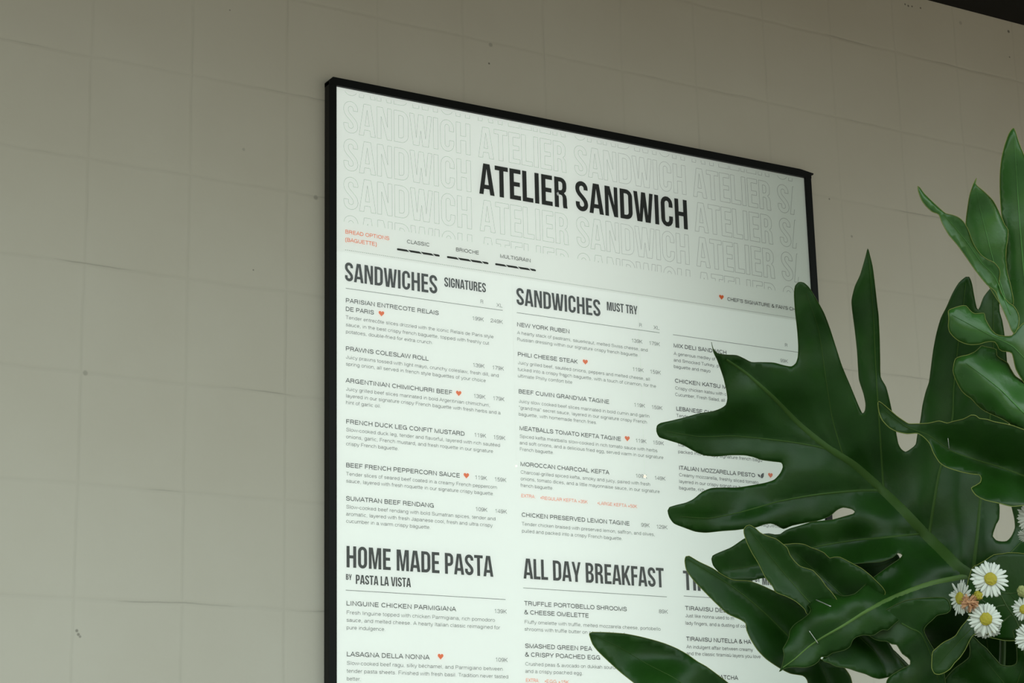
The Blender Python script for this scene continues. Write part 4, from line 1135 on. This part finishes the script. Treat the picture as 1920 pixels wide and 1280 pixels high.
def ball(parent, name, px, py, depth, rad_px, mat, seed=0, stretch=1.0, rough=0.12):
    rs = random.Random(seed)
    r = rad_px * depth / FPX
    bm = bmesh.new()
    bmesh.ops.create_icosphere(bm, subdivisions=3, radius=r)
    for v in bm.verts:
        v.co *= 1 + rs.uniform(-rough, rough)
        v.co.z *= stretch
        v.co += at(px, py, depth)
    me = bpy.data.meshes.new(name)
    bm.to_mesh(me)
    bm.free()
    me.materials.append(mat)
    o = bpy.data.objects.new(name, me)
    COL.objects.link(o)
    o.parent = parent
    o.matrix_parent_inverse = Matrix.Translation(-world_loc(parent))
    return o


def stem(parent, pts, r=0.0011):
    P = catmull([p[:2] for p in pts], 8, False)
    ds = np.interp(np.linspace(0, 1, len(P)), np.linspace(0, 1, len(pts)), [p[2] for p in pts])
    link_mesh('stem', *tube_geo([at(p[0], p[1], d) for p, d in zip(P, ds)], r, 6), M['stem'], parent, smooth=True)


TOCAM = -_fw
ASTER = empty('aster_sprig', at(1880, 1440, 2.9), 'sprig of white daisy-like asters with yellow centres, in front of the leaves at lower right', 'flowers')
flower(ASTER, 1857, 1085, 2.70, 37, TOCAM + _up * 0.35 + _rt * 0.1, 23, 0.33, 1)
flower(ASTER, 1853, 1182, 2.715, 27, TOCAM * 0.7 - _up * 0.75 + _rt * 0.1, 22, 0.3, 6, droop=0.05)
flower(ASTER, 1848.5, 1160, 2.695, 33, TOCAM + _up * 0.15 + _rt * 0.05, 27, 0.36, 2)
flower(ASTER, 1801, 1121, 2.71, 35, TOCAM * 0.35 - _rt * 1.0 + _up * 0.1, 24, 0.34, 3, droop=0.02)
flower(ASTER, 1920, 1142, 2.71, 23, TOCAM + _up * 0.1 - _rt * 0.1, 24, 0.38, 4)
flower(ASTER, 1934, 1196, 2.70, 31, TOCAM + _up * 0.2, 24, 0.34, 5)
# a withered head: crumpled brown petals around a dry centre
rs = random.Random(8)
V, F = [], []
cc = at(1817, 1130, 2.69)
for k in range(60):
    d = Vector((rs.gauss(0, 1), rs.gauss(0, 1), rs.gauss(0, 1))).normalized()
    s = d.orthogonal().normalized()
    s.rotate(Matrix.Rotation(rs.uniform(0, 6.28), 3, d))
    R = 18 * 2.69 / FPX
    o = len(V)
    for t, h in ((0.25, 0.6), (0.6, 1.0), (0.85, 0.8), (1.0, 0.3)):
        c0 = cc + d * (R * t) + s * (R * 0.25 * math.sin(t * 4 + k))
        e = d.cross(s)
        V += [c0 - e * (R * 0.11 * h), c0 + e * (R * 0.11 * h)]
    for i in range(3):
        F.append((o + 2 * i, o + 2 * i + 1, o + 2 * i + 3, o + 2 * i + 2))
wh = link_mesh('withered_flower_head', V, F, M['dry'], ASTER)
wh['label'] = 'withered brown flower head'
ball(ASTER, 'flower_bud', 1834, 1116, 2.70, 9, M['disc'], 1)
ball(ASTER, 'flower_bud', 1918, 1108, 2.71, 11, M['bud'], 2)
stem(ASTER, [(1857, 1090, 2.715), (1874, 1112, 2.73), (1886, 1134, 2.74), (1912, 1180, 2.78), (1925, 1290, 2.85), (1880, 1440, 2.90)])
stem(ASTER, [(1848, 1165, 2.71), (1866, 1138, 2.73), (1886, 1134, 2.74)])
stem(ASTER, [(1920, 1145, 2.72), (1900, 1136, 2.735), (1882, 1134, 2.74)])
stem(ASTER, [(1850, 1190, 2.72), (1880, 1165, 2.735), (1905, 1148, 2.74), (1915, 1185, 2.78)])
stem(ASTER, [(1934, 1200, 2.71), (1926, 1215, 2.74), (1922, 1250, 2.82)])
stem(ASTER, [(1918, 1110, 2.72), (1895, 1112, 2.73), (1876, 1112, 2.73)], 0.0009)
stem(ASTER, [(1801, 1121, 2.715), (1825, 1128, 2.73), (1855, 1140, 2.735), (1866, 1138, 2.735)], 0.0009)
stem(ASTER, [(1834, 1118, 2.705), (1848, 1130, 2.73), (1866, 1138, 2.735)], 0.0008)

ASTER2 = empty('aster_sprig', at(1990, 1440, 2.92), 'white aster blooms cut off by the right edge, above the main flower cluster', 'flowers')
flower(ASTER2, 1936, 970, 2.74, 30, TOCAM + _up * 0.1 - _rt * 0.2, 24, 0.32, 11)
flower(ASTER2, 1930, 1004, 2.75, 22, TOCAM * 0.7 - _up * 0.7, 22, 0.32, 12)
stem(ASTER2, [(1936, 972, 2.755), (1950, 1080, 2.80), (1970, 1250, 2.88), (1990, 1440, 2.92)])
stem(ASTER2, [(1930, 1005, 2.76), (1945, 1040, 2.78), (1952, 1090, 2.805)])

# ------------------------------------------------------------------ tall planter carrying the plants (just below the frame)
def lathe(name, prof, cx, cy, mat, parent=None, n=48):
    V, F = [], []
    for r, z in prof:
        for k in range(n):
            w = 2 * math.pi * k / n
            V.append((cx + r * math.cos(w), cy + r * math.sin(w), z))
    for i in range(len(prof) - 1):
        for k in range(n):
            F.append((i * n + k, i * n + (k + 1) % n, (i + 1) * n + (k + 1) % n, (i + 1) * n + k))
    F.append(tuple(range(n))[::-1])
    F.append(tuple(range((len(prof) - 1) * n, len(prof) * n)))
    return link_mesh(name, V, F, mat, parent, smooth=False)


pb = Vector(PLANT.location)
zt = pb.z + 0.005
POT = empty('planter', (pb.x, pb.y, 0), 'tall charcoal planter below the philodendron', 'planter')
lathe('pot', [(0.13, 0.0), (0.16, zt * 0.5), (0.185, zt - 0.01), (0.185, zt + 0.02), (0.165, zt + 0.02), (0.160, zt - 0.012)], pb.x, pb.y, M['pot'], POT)
lathe('soil', [(0.158, zt - 0.010), (0.158, zt - 0.002), (0.08, zt + 0.004), (0.01, zt + 0.006)], pb.x, pb.y, M['soil'], POT)

# ------------------------------------------------------------------ small warm bulbs hanging from the ceiling, seen mirrored in the cover glass
M['bulb'] = principled('glowing_warm_bulb', (1.0, 0.85, 0.6), 0.3, 0.5)
M['bulb'].node_tree.nodes['Principled BSDF'].inputs['Emission Color'].default_value = (1.0, 0.80, 0.55, 1)
M['bulb'].node_tree.nodes['Principled BSDF'].inputs['Emission Strength'].default_value = 22.0
M['cable'] = principled('black_cable', (0.01, 0.01, 0.01), 0.5, 0.3)
for (px, py, r, dist, lab) in ((1209, 893, 0.0048, 2.5, 'small warm bulb hanging from the ceiling, its glint mirrored beside the 109K price'), (968, 873.5, 0.0028, 2.2, 'tiny warm bulb hanging from the ceiling, faintly mirrored left of the moroccan kefta dish')):
    x, z = on_panel(px, py, -0.0175)
    P = Vector((x, -0.0175, z))
    d = (P - EYE).normalized()
    Q = P + Vector((d.x, -d.y, d.z)) * dist
    B = empty('pendant_bulb', Q, lab, 'lamp', 'bulbs mirrored in the sign glass')
    prof = [(0.05, -1.0), (0.55, -0.85), (0.92, -0.4), (1.0, 0.0), (0.85, 0.55), (0.5, 1.0), (0.42, 1.3)]
    lathe('glass_bulb', [(r * a, Q.z + r * b) for a, b in prof], Q.x, Q.y, M['bulb'], B, 20)
    lathe('socket', [(r * 0.46, Q.z + r * 1.3), (r * 0.46, Q.z + r * 2.3), (r * 0.2, Q.z + r * 2.6)], Q.x, Q.y, M['cable'], B, 16)
    link_mesh('cable', *tube_geo([(Q.x, Q.y, Q.z + r * 2.5), (Q.x, Q.y, CEIL_Z - 0.001)], 0.0009, 6), M['cable'], B)
